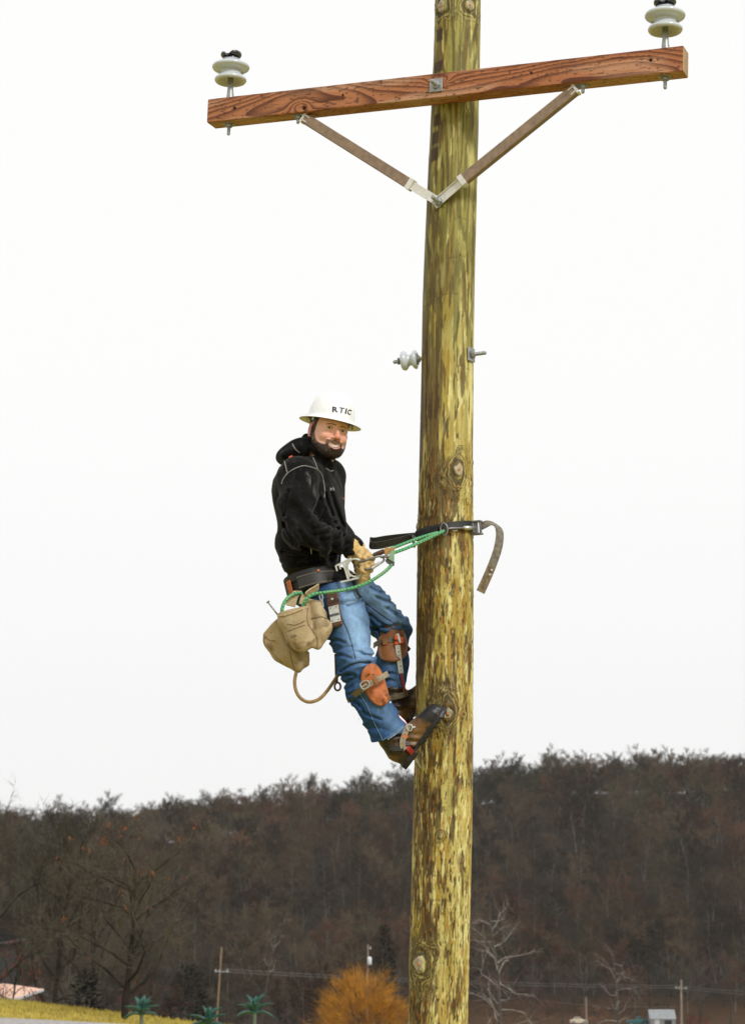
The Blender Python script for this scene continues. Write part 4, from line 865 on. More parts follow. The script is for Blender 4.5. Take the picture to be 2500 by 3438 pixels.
# ================================================================== spool insulator and the far end of its bolt
zb = P(1500, 790, PY)[2]; sdir = unit(P(1628, 1177, PY - .075) - P(1335, 1213, PY + .02)); s0 = P(1416, 1204, PY + .01)
SP = thing('spool_insulator', s0 - sdir * .06, 'small white porcelain spool insulator on a bolt at the left side of the pole', 'insulator')
mb = MB(); mb.lathe(s0 + sdir * .03, -sdir, [(.0085, 0), (.0085, .155), (.005, .16)], 14); mb.build('bolt_shank', galv, SP)
p0 = s0 - sdir * .022
mb = MB(); mb.lathe(p0, -sdir, [(.014, 0), (.036, .000), (.042, .004), (.043, .010), (.038, .017), (.026, .024), (.024, .031), (.027, .038), (.038, .046), (.0435, .053), (.0435, .058), (.0425, .0595), (.0425, .062), (.040, .067), (.034, .070), (.014, .071)], 40); mb.build('spool', porc, SP, smooth=True)
mb = MB(); mb.lathe(p0, sdir, [(.026, -.001), (.026, .004), (.016, .006), (.015, .012)], 24); mb.build('washer', galv, SP)
mb = MB(); e = p0 - sdir * .073; hexnut(mb, e, -sdir, .014, .010); mb.tube(np.array([e - sdir * .012 + np.array((0, 0, .016)), e - sdir * .014, e - sdir * .011 - np.array((0, .003, .014))]), .0032, 6); mb.build('cotter_nut', blk_steel, SP)
th_, z_ = pole_tz(1580, 1182); rr = pole_r(z_); th_ = 1.0; n = np.array((math.sin(th_), -math.cos(th_), 0)); c = np.array((pole_x(z_), PY, z_)) + n * (rr + .003); t_ = np.array((n[1], -n[0], 0)); c2 = c
EB = thing('through_bolt', c, 'galvanised bolt end with square washer at the right side of the pole', 'bolt')
mb = MB(); mb.box(c + n * .0025, t_ * .028, np.array((0, 0, .030)), n * .0028, .001); mb.build('square_washer', galv, EB)
bolt('stud', c + n * .005, unit(n * .6 + sdir * .8), .0085, .066, .017, EB, galv)
# ================================================================== the lineman
def proj(V):
    q = np.asarray(V) - CAM; d = q @ F_; return CX + FPX * (q @ R_) / d, CY - FPX * (q @ U_) / d
def hexc(v): return np.array(v)
foot0 = P(1365, 2585, 8.80)
MAN = thing('person', foot0, 'bearded man in white hard hat, black hoodie and blue jeans strapped to the pole', 'person')
# ---------------------------------------------------------------- head
psi, alp, rho = math.radians(24), math.radians(6), math.radians(9)
f0 = np.array((math.sin(psi), -math.cos(psi), 0)); l0 = np.array((math.cos(psi), math.sin(psi), 0)); k0 = np.array((0, 0, 1.))
hf = f0 * math.cos(alp) - k0 * math.sin(alp); hu = k0 * math.cos(alp) + f0 * math.sin(alp)
hl = l0 * math.cos(rho) - hu * math.sin(rho); hu = hu * math.cos(rho) + l0 * math.sin(rho)
HB = np.stack([hl, hf, hu], 1)                                # columns: left, forward, up
eye_mid = P(1131, 1441, 8.86); HO = eye_mid - hf * .088
def hw(*q): return HO + HB @ np.array(q, float)               # head-local -> world
def hloc(p): return (p - HO) @ HB
NB = P(1070, 1562, 9.0)                                       # neck base
MC = lambda x: -.0755 + .0125 * (np.abs(x) / .028) ** 1.6      # smile line height
def mirror(fn): return np.minimum(fn(-1), fn(1))
def head_sdf(p):
    q = hloc(p); qx = q.copy(); qx[:, 0] = np.abs(qx[:, 0])
    d = ell(q, (0, -.012, .034), (.0775, .099, .086))
    d = smin(d, ell(q, (0, .026, -.030), (.069, .066, .082)), .03)
    d = smin(d, cap(qx, (.057, -.008, -.045), (.027, .063, -.092), .021, .019), .025)
    d = smin(d, ell(q, (0, .068, -.093), (.034, .026, .024)), .02)
    d = smin(d, ell(qx, (.037, .069, -.036), (.023, .020, .020)), .016)      # cheeks lifted by the smile
    d = smin(d, cap(qx, (.006, .084, .022), (.042, .072, .021), .011, .010), .014)
    d = smax(d, -ell(qx, (.033, .094, .0), (.019, .013, .0125)), .012)
    d = smin(d, cap(q, (0, .086, .010), (0, .1115, -.034), .0075, .0115), .009)
    d = smin(d, ell(q, (0, .1135, -.037), (.0125, .0115, .0105)), .006)
    d = smin(d, ell(qx, (.0135, .1000, -.041), (.0085, .0105, .0075)), .006)
    d = smax(d, -ell(qx, (.0065, .1085, -.0485), (.0042, .005, .004)), .003)   # nostrils
    # lids with an opening
    lid = ell(qx, (.0325, .0735, .0), (.0165, .0160, .0150)); lid = np.maximum(lid, -ell(qx, (.0325, .089, -.0005), (.0138, .020, .0042)))
    d = smin(d, lid, .004); d = np.maximum(d, -ell(qx, (.0325, .092, -.0005), (.0133, .013, .0040)))
    # mouth: muzzle, open smile, lips
    d = smin(d, ell(q, (0, .075, -.066), (.034, .024, .026)), .015)
    mz = MC(q[:, 0]); yl = .0975 - 9.0 * q[:, 0] ** 2
    slit = np.hypot((q[:, 2] - mz) / np.maximum(.0074 - 5.9 * q[:, 0] ** 2, .0004), (q[:, 1] - yl) / .016) - 1; slit = np.where(np.abs(q[:, 0]) < .034, slit * .004, .02)
    for sg, th_ in ((1, .0040), (-1, .0052)):
        off = sg * (np.maximum(.0074 - 5.9 * q[:, 0] ** 2, .0) + th_ * .75); dl = np.hypot(q[:, 2] - mz - off, q[:, 1] - yl + .001) - th_ * np.clip(1 - (q[:, 0] / .032) ** 4, .05, 1); d = np.where(np.abs(q[:, 0]) < .035, smin(d, dl, .004), d)
    d = np.maximum(d, -slit)
    # ears
    e = ell(qx, (.0795, -.012, -.012), (.0095, .0200, .0325)); e = smax(e, -ell(qx, (.088, -.010, -.006), (.0075, .0115, .021)), .005); e = smin(e, ell(qx, (.079, -.004, -.040), (.008, .010, .011)), .008)
    d = smin(d, e, .008)
    bm = beard_mask(q); d = d - .0034 * bm * (.55 + .9 * vnoise(q * 260, 3)) 
    # neck
    n = chain(p, [hw(0, -.030, -.02), hw(0, -.022, -.085), NB], [.060, .056, .047], .02); n = np.minimum(n, 9)
    return smin(d, n, .018)
def beard_mask(q):
    ax = np.abs(q[:, 0]); y, z = q[:, 1], q[:, 2]
    line = np.interp(y, [-.02, .012, .03, .05, .066, .08, .11], [.01, .004, -.036, -.060, -.069, -.071, -.071])
    m = sstep(-.004, .014, line - z) * sstep(.002, .014, y + .4 * np.minimum(z + .05, 0) * -1)
    must = sstep(.040, .033, ax) * sstep(-.0500, -.0535, z) * sstep(.06, .07, y)
    m = np.maximum(m, must)
    mz = MC(q[:, 0]); lips = sstep(.0125, .0105, np.abs(z - mz + .0015)) * sstep(.029, .026, ax) * (y > .07)
    chin_gap = np.exp(-((ax - .012) / .008) ** 2 - ((z + .094) / .005) ** 2) * .5
    return np.clip(m - lips - chin_gap * (y > .07), 0, 1) * sstep(-.150, -.128, z + .35 * (y - .07) * (y < .07))
lo = HO - .19; hi = HO + np.array((.19, .19, .14)); lo[2] = NB[2] - .08
hv, hq = nets(head_sdf, lo, hi, .0026)
q = hloc(hv); ax = np.abs(q[:, 0])
skin = np.tile(np.array((.78, .455, .33)), (len(hv), 1)); nz = fbm(q * 60, 3, 4)
skin = mixc(skin, (.74, .33, .24), np.exp(-((ax - .040) / .022) ** 2 - ((q[:, 2] + .035) / .022) ** 2) * (q[:, 1] > .03) * .75)
skin = mixc(skin, (.72, .25, .18), np.exp(-(ax / .018) ** 2 - ((q[:, 2] + .032) / .018) ** 2) * (q[:, 1] > .09) * .85)
skin = mixc(skin, (.56, .19, .13), sstep(.072, .078, ax) * (q[:, 1] < .02) * (np.abs(q[:, 2] + .01) < .045) * .7)
skin = mixc(skin, (.60, .34, .24), sstep(.02, .04, q[:, 2]) * .35); skin *= (.93 + .14 * nz)[:, None]
mz = MC(q[:, 0]); lipm = sstep(.0110, .0085, np.abs(q[:, 2] - mz + .0025)) * sstep(.030, .026, ax) * (q[:, 1] > .078)
skin = mixc(skin, (.40, .135, .105), lipm * .7)
bm = beard_mask(q); hn = fbm(q * np.array((210, 210, 90)), 2, 9)
dens = sstep(.05, .6, bm) * (.72 + .28 * sstep(-.06, -.085, q[:, 2])) * (.65 + .6 * hn); skin = mixc(skin, (.022, .012, .008), np.clip(dens * 1.05, 0, .97))
side_b = sstep(.050, .056, ax) * sstep(.001, .005, q[:, 1]) * sstep(.030, .024, q[:, 1] - .25 * q[:, 2]) * (q[:, 2] > -.04); skin = mixc(skin, (.035, .02, .013), side_b * (.6 + .4 * hn))
brow = np.zeros(len(hv)); bt = np.clip((ax - .012) / .036, 0, 1); bz = .0140 + .0050 * np.sin(bt * 2.6) - .005 * bt; brow = sstep(.0050, .0012, np.abs(q[:, 2] - bz - .001) * (1 + .8 * bt) + .0016 * (hn - .5)) * (ax > .010) * (ax < .050) * (q[:, 1] > .05); skin = mixc(skin, (.045, .024, .015), brow * (.62 + .38 * hn))
lash = np.exp(-((np.hypot((ax - .0325) / 1.9, q[:, 2] + .0003) - .0060) / .0014) ** 2) * (q[:, 1] > .07) * (q[:, 2] > -.002); skin = mixc(skin, (.07, .03, .02), lash * .75)
creas = np.exp(-((ax - .041 - .25 * (q[:, 2] + .06)) / .003) ** 2) * (q[:, 2] < -.042) * (q[:, 2] > -.07) * (q[:, 1] > .05); skin = mixc(skin, (.36, .14, .09), creas * .45)
inner = (np.abs(q[:, 2] - mz) < .0045) * (ax < .028) * (q[:, 1] < .0905) * (q[:, 1] > .06); skin = mixc(skin, (.10, .02, .018), inner * 1.0)
skin_m = mat('skin', rough=.5, vcol=True, var=.05, scale=300, bump=.0003, bscale=600, sub=.12, spec=.4)
obj('body', hv, hq, skin_m, MAN, cols=np.clip(skin, .004, .9))
# eyes, teeth, hair, beard strands
for s in (1, -1):
    c = hw(s * .0325, .0735, -.0005); a = unit(CAM - c) * .75 + hf * .25; a = unit(a); mb = MB(); mb.lathe(c - a * .0134, a, [(.0134 * math.sin(t), .0134 * (1 - math.cos(t))) for t in np.linspace(.02, 3.12, 18)], 24)
    V = np.concatenate(mb.V); dt = (V - c) @ a / .0134; col = np.tile(np.array((.70, .66, .62)), (len(V), 1)); col = mixc(col, (.06, .035, .022), (dt > .86).astype(float)); col = mixc(col, (.006, .005, .005), (dt > .965).astype(float))
    obj('eye', V, mb.F, mat('eye', rough=.08, vcol=True, var=.02), MAN, cols=col)
mb = MB()
for xm, w_ in [(s_ * x_, w__) for s_ in (-1, 1) for x_, w__ in ((.0043, .0041), (.0121, .0035), (.0187, .0030), (.0243, .0024))]:
    y_ = .0915 - 9.0 * xm ** 2; mb.box(hw(xm, y_, MC(xm) + .0014), hl * w_, hf * .003, hu * max(.0014, .0062 - 7.0 * xm ** 2), .0008)
mb.build('teeth', mat('teeth', (.86, .84, .78), .25, var=.04), MAN)
def hair_sdf(p):
    q = hloc(p); d = ell(q, (0, -.014, .034), (.0815, .1035, .091)); r = np.maximum(q[:, 1] - (.026 + .35 * (q[:, 2] - .02) + .0 * q[:, 0]), -(q[:, 2] + .045 - .5 * np.maximum(q[:, 1] + .02, 0)))
    r = smax(r, -(ell(np.abs(q) * np.array((1, 0, 0)) + q * np.array((0, 1, 1)), (.08, -.010, -.012), (.05, .024, .040))), .004)
    return np.maximum(d, r) - .003 * (fbm(p * 190, 2, 2) - .4)
v, f = nets(hair_sdf, HO - .13, HO + .15, .0035); hair_m = mat('dark_hair', (.028, .017, .012), .55, var=.4, scale=220, bump=.002, bscale=300); obj('hair', v, f, hair_m, MAN)
r_ = np.random.default_rng(2); ids = np.where((bm > .45) | (side_b > .5))[0]; ids = r_.choice(ids, 6500); me_n = np.zeros_like(hv); fa = hv[hq]; fn = np.cross(fa[:, 1] - fa[:, 0], fa[:, 2] - fa[:, 0])
for k in range(4): np.add.at(me_n, hq[:, k], fn)
me_n = unit(me_n); b0 = hv[ids] + r_.normal(0, .001, (len(ids), 3)); dr = unit(me_n[ids] * .55 - hu * .8 + r_.normal(0, .38, (len(ids), 3))); ln = r_.uniform(.0025, .0062, len(ids))[:, None]; wd = unit(np.cross(dr, r_.normal(0, 1, dr.shape))) * .0006
V = np.stack([b0 - wd, b0 + wd, b0 + dr * ln], 1).reshape(-1, 3); o = obj('beard', V, np.arange(len(V)).reshape(-1, 3), mat('beard_hair', (.026, .014, .009), .6, var=.5, scale=150), MAN, smooth=False); o['kind'] = 'stuff'
# ---------------------------------------------------------------- hard hat
hat_m = mat('white_hard_hat', (.85, .86, .87), .32, var=.035, scale=25, coat=.3)
HZ = .046; hc = hw(0, -.004, HZ); tl = math.radians(-2); Hf = hf * math.cos(tl) + hu * math.sin(tl); Hu = unit(np.cross(hl, Hf)); Hu = Hu if Hu @ hu > 0 else -Hu
n = 96; a = np.arange(n) / n * 2 * math.pi; V = []
def hat_ring(rx, ry, h): return hc + (np.sin(a) * rx)[:, None] * hl + (np.cos(a) * ry)[:, None] * Hf + (h if not np.isscalar(h) else np.full(n, h))[:, None] * Hu
prof_o = []
for t in np.linspace(0, 1, 22):                                # dome with a raised centre ridge
    rr = math.cos(t * math.pi / 2) ** .62; h = .004 + .120 * math.sin(t * math.pi / 2) ** 1.05; V.append(hat_ring(.0985 * rr + .0005, .1165 * rr + .0005, h + .0035 * np.exp(-(np.sin(a) * .0985 * rr / .020) ** 2) * sstep(.15, .6, np.full(n, t)) + .0022 * np.exp(-((np.abs(np.sin(a) * .0985 * rr) - .042) / .010) ** 2) * sstep(.2, .6, np.full(n, t)) * (1 - t)))
V = V[::-1]
V += [hat_ring(.1040, .1220, -.0005), hat_ring(.1160, .1350, -.0050), hat_ring(.1295, .1490, -.0100), hat_ring(.1325, .1520, -.0114), hat_ring(.1330, .1525, -.0140), hat_ring(.1305, .1500, -.0137), hat_ring(.1160, .1340, -.0080), hat_ring(.1000, .1180, -.0035)]
for t in np.linspace(0, .9, 10):
    rr = math.cos(t * math.pi / 2) ** .62; V.append(hat_ring(.0955 * rr, .1135 * rr, .001 + .116 * math.sin(t * math.pi / 2)))
m = len(V); hatV = np.concatenate(V); hatF = [(i * n + k, i * n + (k + 1) % n, (i + 1) * n + (k + 1) % n, (i + 1) * n + k) for i in range(m - 1) for k in range(n)]
HAT = obj('hard_hat', hatV, hatF, hat_m, MAN, label='white full-brim hard hat lettered RTIC'); hatS = Surf(hatV, hatF)
for s in (-1, 1):                                             # suspension strap tabs under the brim
    mb = MB(); mb.box(hc + hl * s * .094 + Hf * .03 - Hu * .006, hl * .0015, Hf * .006, Hu * .014); mb.box(hc + hl * s * .090 - Hf * .055 - Hu * .004, hl * .0015, Hf * .006, Hu * .012); mb.build('strap_tab', mat('tab_white', (.7, .7, .66), .5), HAT)
mb = MB(); mb.tube(np.array([hw(.07 * math.sin(t), -.105 * math.cos(t) - .004, -.012 - .006 * math.cos(t)) for t in np.linspace(-1.3, 1.3, 24)]), .006, 8); mb.lathe(hw(0, -.112, -.018), -hf, [(.018, 0), (.02, .004), (.02, .012), (.012, .016)], 16); mb.build('head_band', mat('black_plastic', (.02, .02, .02), .45), HAT)
def text_on(surf, s, p0, p1, h, m, parent, name='lettering', off=.0012, shear=0.0, stretch_font=1.0, extr=.0006, bold=0.0):
    """raised lettering laid on a surface; p0, p1 = photo points of the base line's ends"""
    cu = bpy.data.curves.new(name, 'FONT'); cu.body = s; cu.resolution_u = 4; cu.offset = bold; ob = bpy.data.objects.new(name, cu); S.collection.objects.link(ob); dg = bpy.context.evaluated_depsgraph_get(); me = ob.evaluated_get(dg).to_mesh()
    V = np.array([v.co[:] for v in me.vertices]); F = [tuple(p.vertices) for p in me.polygons]; ob.evaluated_get(dg).to_mesh_clear(); bpy.data.objects.remove(ob); bpy.data.curves.remove(cu)
    lo_, hi_ = V.min(0), V.max(0); u = (V[:, 0] - lo_[0]) / (hi_[0] - lo_[0]); v = (V[:, 1] - lo_[1]) / (hi_[1] - lo_[1]); p0 = np.array(p0, float); p1 = np.array(p1, float); d = p1 - p0; nrm = unit(np.array((d[1], -d[0])));
    nrm = nrm if nrm[1] < 0 else -nrm
    out = []
    for a, b in zip(u, v):
        q = p0 + d * a + nrm * h * b; r = surf.at(q[0], q[1], off)
        if r is None: r = surf.at(q[0] - 3, q[1], off) or (out[-1] if out else P(q[0], q[1], 9), None)
        out.append(r[0] if isinstance(r, tuple) else r)
    return obj(name, np.array(out), F, m, parent, smooth=False)
navy = mat('navy_print', (.012, .016, .045), .4, var=.2)
text_on(hatS, 'R', (1115, 1384), (1134.5, 1384.5), 18.5, navy, HAT, bold=.035); text_on(hatS, 'T', (1136, 1385), (1153, 1388), 18.5, navy, HAT, bold=.035); text_on(hatS, 'I', (1156.5, 1389), (1161, 1390), 18.5, navy, HAT, bold=.035); text_on(hatS, 'C', (1163.5, 1390.5), (1175.5, 1394), 18, navy, HAT, bold=.035)
stk_m = mat('worn_sticker', (.74, .74, .69), .5, var=.08, scale=200)
for (px, py, r) in [(1046, 1381, 6), (1088, 1380, 7), (1071, 1336, 5)]:      # rubbed stickers
    pts_ = [hatS.at(px + r * math.cos(t), py + r * 1.1 * math.sin(t), .0002) for t in np.arange(9) / 9 * 6.28]
    if all(pts_): obj('sticker', np.array([q_[0] for q_ in pts_]), [tuple(range(9))], stk_m, HAT, smooth=False)
# ---------------------------------------------------------------- hoodie
TY = math.radians(18); tf = np.array((math.cos(TY), -math.sin(TY), 0)); tl_ = np.array((math.sin(TY), math.cos(TY), 0))    # torso forward, left
TAB = [(1562, 1000, 1100, .090), (1576, 965, 1118, .150), (1594, 940, 1129, .190), (1625, 924, 1139, .205), (1660, 919, 1148, .205), (1700, 920, 1156, .200), (1760, 927, 1163, .195), (1807, 932, 1163, .190), (1850, 932, 1152, .188), (1880, 942, 1140, .186), (1898, 940, 1133, .186), (1925, 952, 1128, .180), (1960, 966, 1130, .176), (2000, 978, 1140, .172)]
tz, tx, ta, tb = [], [], [], []
for (py, b_, f_, lat) in TAB:
    c = P((b_ + f_) / 2, py, 9.0); h = (f_ - b_) / 2 * ((c - CAM) @ F_) / FPX; tz.append(c[2]); tx.append(c[0]); ta.append(math.sqrt(max(h * h - (lat * math.sin(TY)) ** 2, .0016)) / math.cos(TY)); tb.append(lat)
tz, tx, ta, tb = (np.array(v)[::-1] for v in (tz, tx, ta, tb))
def torso_sdf(p, grow=0.0):
    z = p[:, 2]; cx_ = np.interp(z, tz, tx); a = np.interp(z, tz, ta) + grow; b = np.interp(z, tz, tb) + grow; q = np.stack([p[:, 0] - cx_, p[:, 1] - 9.0], 1)
    u = q @ tf[:2]; v = q @ tl_[:2]; k = (np.abs(u / a) ** 2.3 + np.abs(v / b) ** 2.3) ** (1 / 2.3); d = (k - 1) * np.minimum(a, b) * .9
    return np.maximum(d, np.maximum(z - tz[-1], tz[0] - z) * .8)
SR, ER, WR = P(1000, 1602, 8.815), P(1012, 1778, 8.735), P(1182, 1842, 8.775)
SLf, ELf, WLf = P(1098, 1602, 9.17), P(1110, 1770, 9.235), P(1196, 1838, 9.02)
hc0 = P(1070, 1530, 8.99)
_z3 = lambda pts: [(860 + .3396 * a, 1860 + .3396 * b) for a, b in pts]
FOLDS_N = [_z3(l) for l in ([(835, 1165), (920, 1110), (1010, 1080), (1120, 1075)], [(830, 1210), (900, 1190), (980, 1200)], [(850, 1300), (930, 1250), (985, 1220)], [(800, 430), (880, 400), (960, 340)], [(900, 520), (980, 500), (1060, 450)], [(720, 860), (800, 850), (880, 880)], [(770, 1000), (850, 1000), (930, 1030)], [(980, 960), (1080, 1000), (1160, 1010)], [(940, 1440), (1000, 1470), (1060, 1540)], [(910, 1390), (960, 1380), (1000, 1360)], [(1050, 1560), (1130, 1600), (1230, 1640)], [(960, 1520), (1010, 1580), (1050, 1660)])]
FOLDS_F = [_z3(l) for l in ([(1120, 330), (1200, 380), (1290, 400)], [(1180, 420), (1270, 470), (1360, 480)], [(1120, 600), (1230, 690), (1330, 740)], [(1160, 740), (1280, 720), (1400, 700), (1470, 730)], [(1130, 660), (1200, 760), (1260, 800)], [(1290, 540), (1370, 590), (1430, 640)], [(1250, 1200), (1320, 1180), (1390, 1190)], [(1240, 1260), (1300, 1250), (1370, 1260)])]
def crease(p, folds, ymax=9.16, dep=.0085, wd=4.5):                                          # sharp folds pressed into the cloth
    px, py = proj(p); q_ = np.stack([px, py, px * 0], 1); o_ = np.zeros(len(p)); ok = p[:, 1] < ymax
    for l in folds:
        d = None
        for a, b in zip(l[:-1], l[1:]):
            e = cap(q_, np.array((*a, 0.)), np.array((*b, 0.)), 0.0); d = e if d is None else np.minimum(d, e)
        o_ += dep * np.exp(-(d / wd) ** 2) - dep * .58 * np.exp(-((d - 2.2 * wd) / (1.35 * wd)) ** 2)
    return o_ * ok
_z2 = lambda pts: [(880 + .3032 * a, 1640 + .3032 * b) for a, b in pts]
FOLDS_H = [_z2(l) for l in ([(800, 370), (700, 420), (560, 450)], [(850, 450), (730, 500), (590, 510)], [(900, 530), (790, 570), (650, 560)], [(950, 610), (860, 640), (760, 620)], [(640, 120), (600, 240), (520, 340)], [(700, 230), (660, 330), (600, 400)], [(420, 480), (480, 560), (600, 640)], [(250, 380), (280, 500), (350, 600)], [(230, 700), (340, 720), (470, 760)], [(420, 640), (520, 690), (640, 700)], [(650, 780), (720, 740), (800, 720)], [(760, 40), (800, 180), (850, 320), (900, 420)], [(700, 60), (720, 160), (780, 300)], [(300, 30), (260, 160), (250, 300)])]
def hoodie_sdf(p):
    d = torso_sdf(p)
    d = smin(d, chain(p, [P(1032, 1592, 8.92), SR], [.062, .086], .03), .045); d = smin(d, chain(p, [P(1075, 1594, 9.08), SLf], [.062, .080], .03), .045)
    arm = chain(p, [SR, (SR + ER) / 2 + np.array((-.012, -.012, 0)), ER, (ER + WR) / 2, WR], [.082, .074, .067, .059, .042], .03)
    dr = unit(WR - ER); t = (p - ER) @ dr                                       # bunched cuffs and elbow folds
    fold = .0085 * np.sin((t + .25 * ((p - ER) @ np.array((0, .3, .9)))) * 125 + 3 * vnoise(p * 12, 5)) * sstep(.02, .12, t) * sstep(.33, .1, np.abs(t - .13))
    du = unit(ER - SR); t2 = (p - SR) @ du; fold2 = .0075 * np.sin(((p - SR) @ np.array((.72, .1, .69))) * 78 + 4 * vnoise(p * 9, 6)) * sstep(.10, .2, t2) * (np.abs(arm) < .03)
    d = smin(d, arm - fold - fold2, .022)
    d = smin(d, chain(p, [SLf, ELf, WLf], [.080, .066, .046], .03), .025)
    # drape: diagonal pulls over chest and belly, bulge above the ribbed hem
    pull = .0085 * np.sin(((p - NB) @ np.array((.86, .2, .46))) * 62 + 5 * vnoise(p * 7, 8)) * sstep(P(0, 1620, 9)[2], P(0, 1760, 9)[2], p[:, 2])
    d = d - pull * .8 - .012 * (fbm(p * np.array((9, 9, 6)), 3, 11) - .5) + .006 * (1 - np.abs(2 * fbm(p * np.array((8, 8, 5)) + 7, 2, 13) - 1)) ** 6
    zh = P(0, 1893, 9)[2]; d = d + .006 * np.exp(-((p[:, 2] - zh - .10 * (p[:, 0] - tx[4])) / .006) ** 2)
    d = d + crease(p, FOLDS_H, 9.02, .0075, 5.0)
    # hood hanging at the back, thick collar round the neck
    A = P(1000, 1512, 8.985); Rm = np.stack([unit(np.array((.86, 0, .50))), np.array((0, 1., 0)), unit(np.array((-.50, 0, .86)))], 1)
    hd = ell(p, A, (.088, .115, .044), Rm); hd = smin(hd, ell(p, P(956, 1532, 8.97), (.038, .085, .026), Rm), .02)
    g = ring(hc0 + np.array((0, 0, .004)), np.array((.050, 0, -.070)), np.array((0.0, .084, 0)), 20); ridge = None
    for i in range(20):
        e = cap(p, g[i], g[(i + 1) % 20], .0215); ridge = e if ridge is None else np.minimum(ridge, e)
    hd = smin(hd, ridge, .022); hd = hd - .0055 * np.sin(((p - A) @ np.array((-.3, .3, .9))) * 105 + 4 * vnoise(p * 11, 3)) * .8
    d = smin(d, hd, .016)
    d = smin(d, ell(p, P(1052, 1566, 8.99), (.080, .108, .036)), .02); nk = cap(p, NB + np.array((.004, 0, -.012)), hw(-.0, -.012, -.03), .050, .068); d = smax(d, -nk, .010)    # opening
    d = smax(d, -(ell(p, P(1022, 1488, 8.985), (.05, .075, .022), Rm)), .012)                                  # hollow of the hood
    hem = (p[:, 2] - P(0, 1931, 9)[2]) - .16 * (p[:, 0] - P(956, 1931, 9)[0]); return np.maximum(d, -hem)
lo = np.minimum.reduce([P(905, 1960, 9), P(905, 1960, 8.6)]) - .02; hi = P(1225, 1455, 9.33) + .03; lo[1] = 8.60; hi[1] = 9.36
cv, cq = nets(hoodie_sdf, lo, hi, .0052)
cpx, cpy = proj(cv); dust = fbm(cv * np.array((30, 30, 12)), 3, 21)
cc_ = np.tile(np.array((.0085, .0085, .0090)), (len(cv), 1))
sc_ln = np.abs((cpx - 1030) - .42 * (cpy - 1590) - 14 * (dust - .5)); worn = np.exp(-(sc_ln / 7) ** 2) * sstep(1575, 1600, cpy) * sstep(1690, 1640, cpy) * sstep(.45, .62, fbm(cv * np.array((110, 110, 26)), 3, 25)); cc_ = mixc(cc_, (.14, .14, .145), worn * .85)
cc_ = mixc(cc_, (.030, .030, .031), sstep(.56, .75, fbm(cv * np.array((70, 70, 50)), 3, 27)) * .5)
cloth = mat('black_fleece', rough=1.0, vcol=True, var=.3, scale=160, bump=.0008, bscale=420, spec=.03, sheen=.10)
HOOD = obj('hoodie', cv, cq, cloth, MAN, cols=cc_, label='black hooded sweatshirt with grey seams, scuffed on the sleeve'); hS = Surf(cv, cq)
grey_st = mat('grey_stitch', (.20, .20, .195), .9, var=.3, scale=300)
def z1(pts): return [(900 + .3032 * a, 1280 + .3032 * b) for a, b in pts]
for ln_ in [z1([(178, 872), (195, 940), (212, 1015)]), z1([(150, 1140), (165, 1090), (215, 1020), (300, 965), (390, 937), (470, 950), (540, 978), (590, 1030), (612, 1110), (625, 1200), (620, 1290)]), z1([(495, 848), (520, 900), (545, 975)]), z1([(270, 695), (300, 750), (345, 790)]), z1([(640, 965), (690, 995), (722, 985)])]:
    pt = hS.line(ln_, .0006)
    if len(pt) > 3: mb = MB(); mb.tube(pt, .0026, 6); mb.build('seam', grey_st, HOOD)
white_p = mat('white_embroidery', (.62, .62, .60), .8); org_p = mat('orange_patch', (.62, .085, .012), .7, var=.2, scale=200)
text_on(hS, 'ark', (1107, 1646), (1122, 1646.5), 11, white_p, HOOD, 'embroidered_name')
for nm, pl_ in (('logo_patch', [(1146.5, 1669), (1154, 1671), (1155.5, 1677), (1149, 1676)]), ('shoulder_logo', [(970, 1531), (981, 1527), (983, 1531), (978, 1537), (970, 1540)])):
    q_ = [hS.at(a, b, .0015) for a, b in pl_]
    if all(q_): obj(nm, np.array([u[0] for u in q_]), [tuple(range(len(q_)))], org_p, HOOD, smooth=False)
# pocket edge tag
q_ = [hS.at(a, b, .0015) for a, b in [(1043, 1842), (1045.5, 1842), (1046.5, 1861), (1044, 1861)]]
if all(q_): obj('pocket_tag', np.array([u[0] for u in q_]), [(0, 1, 2, 3)], white_p, HOOD, smooth=False)
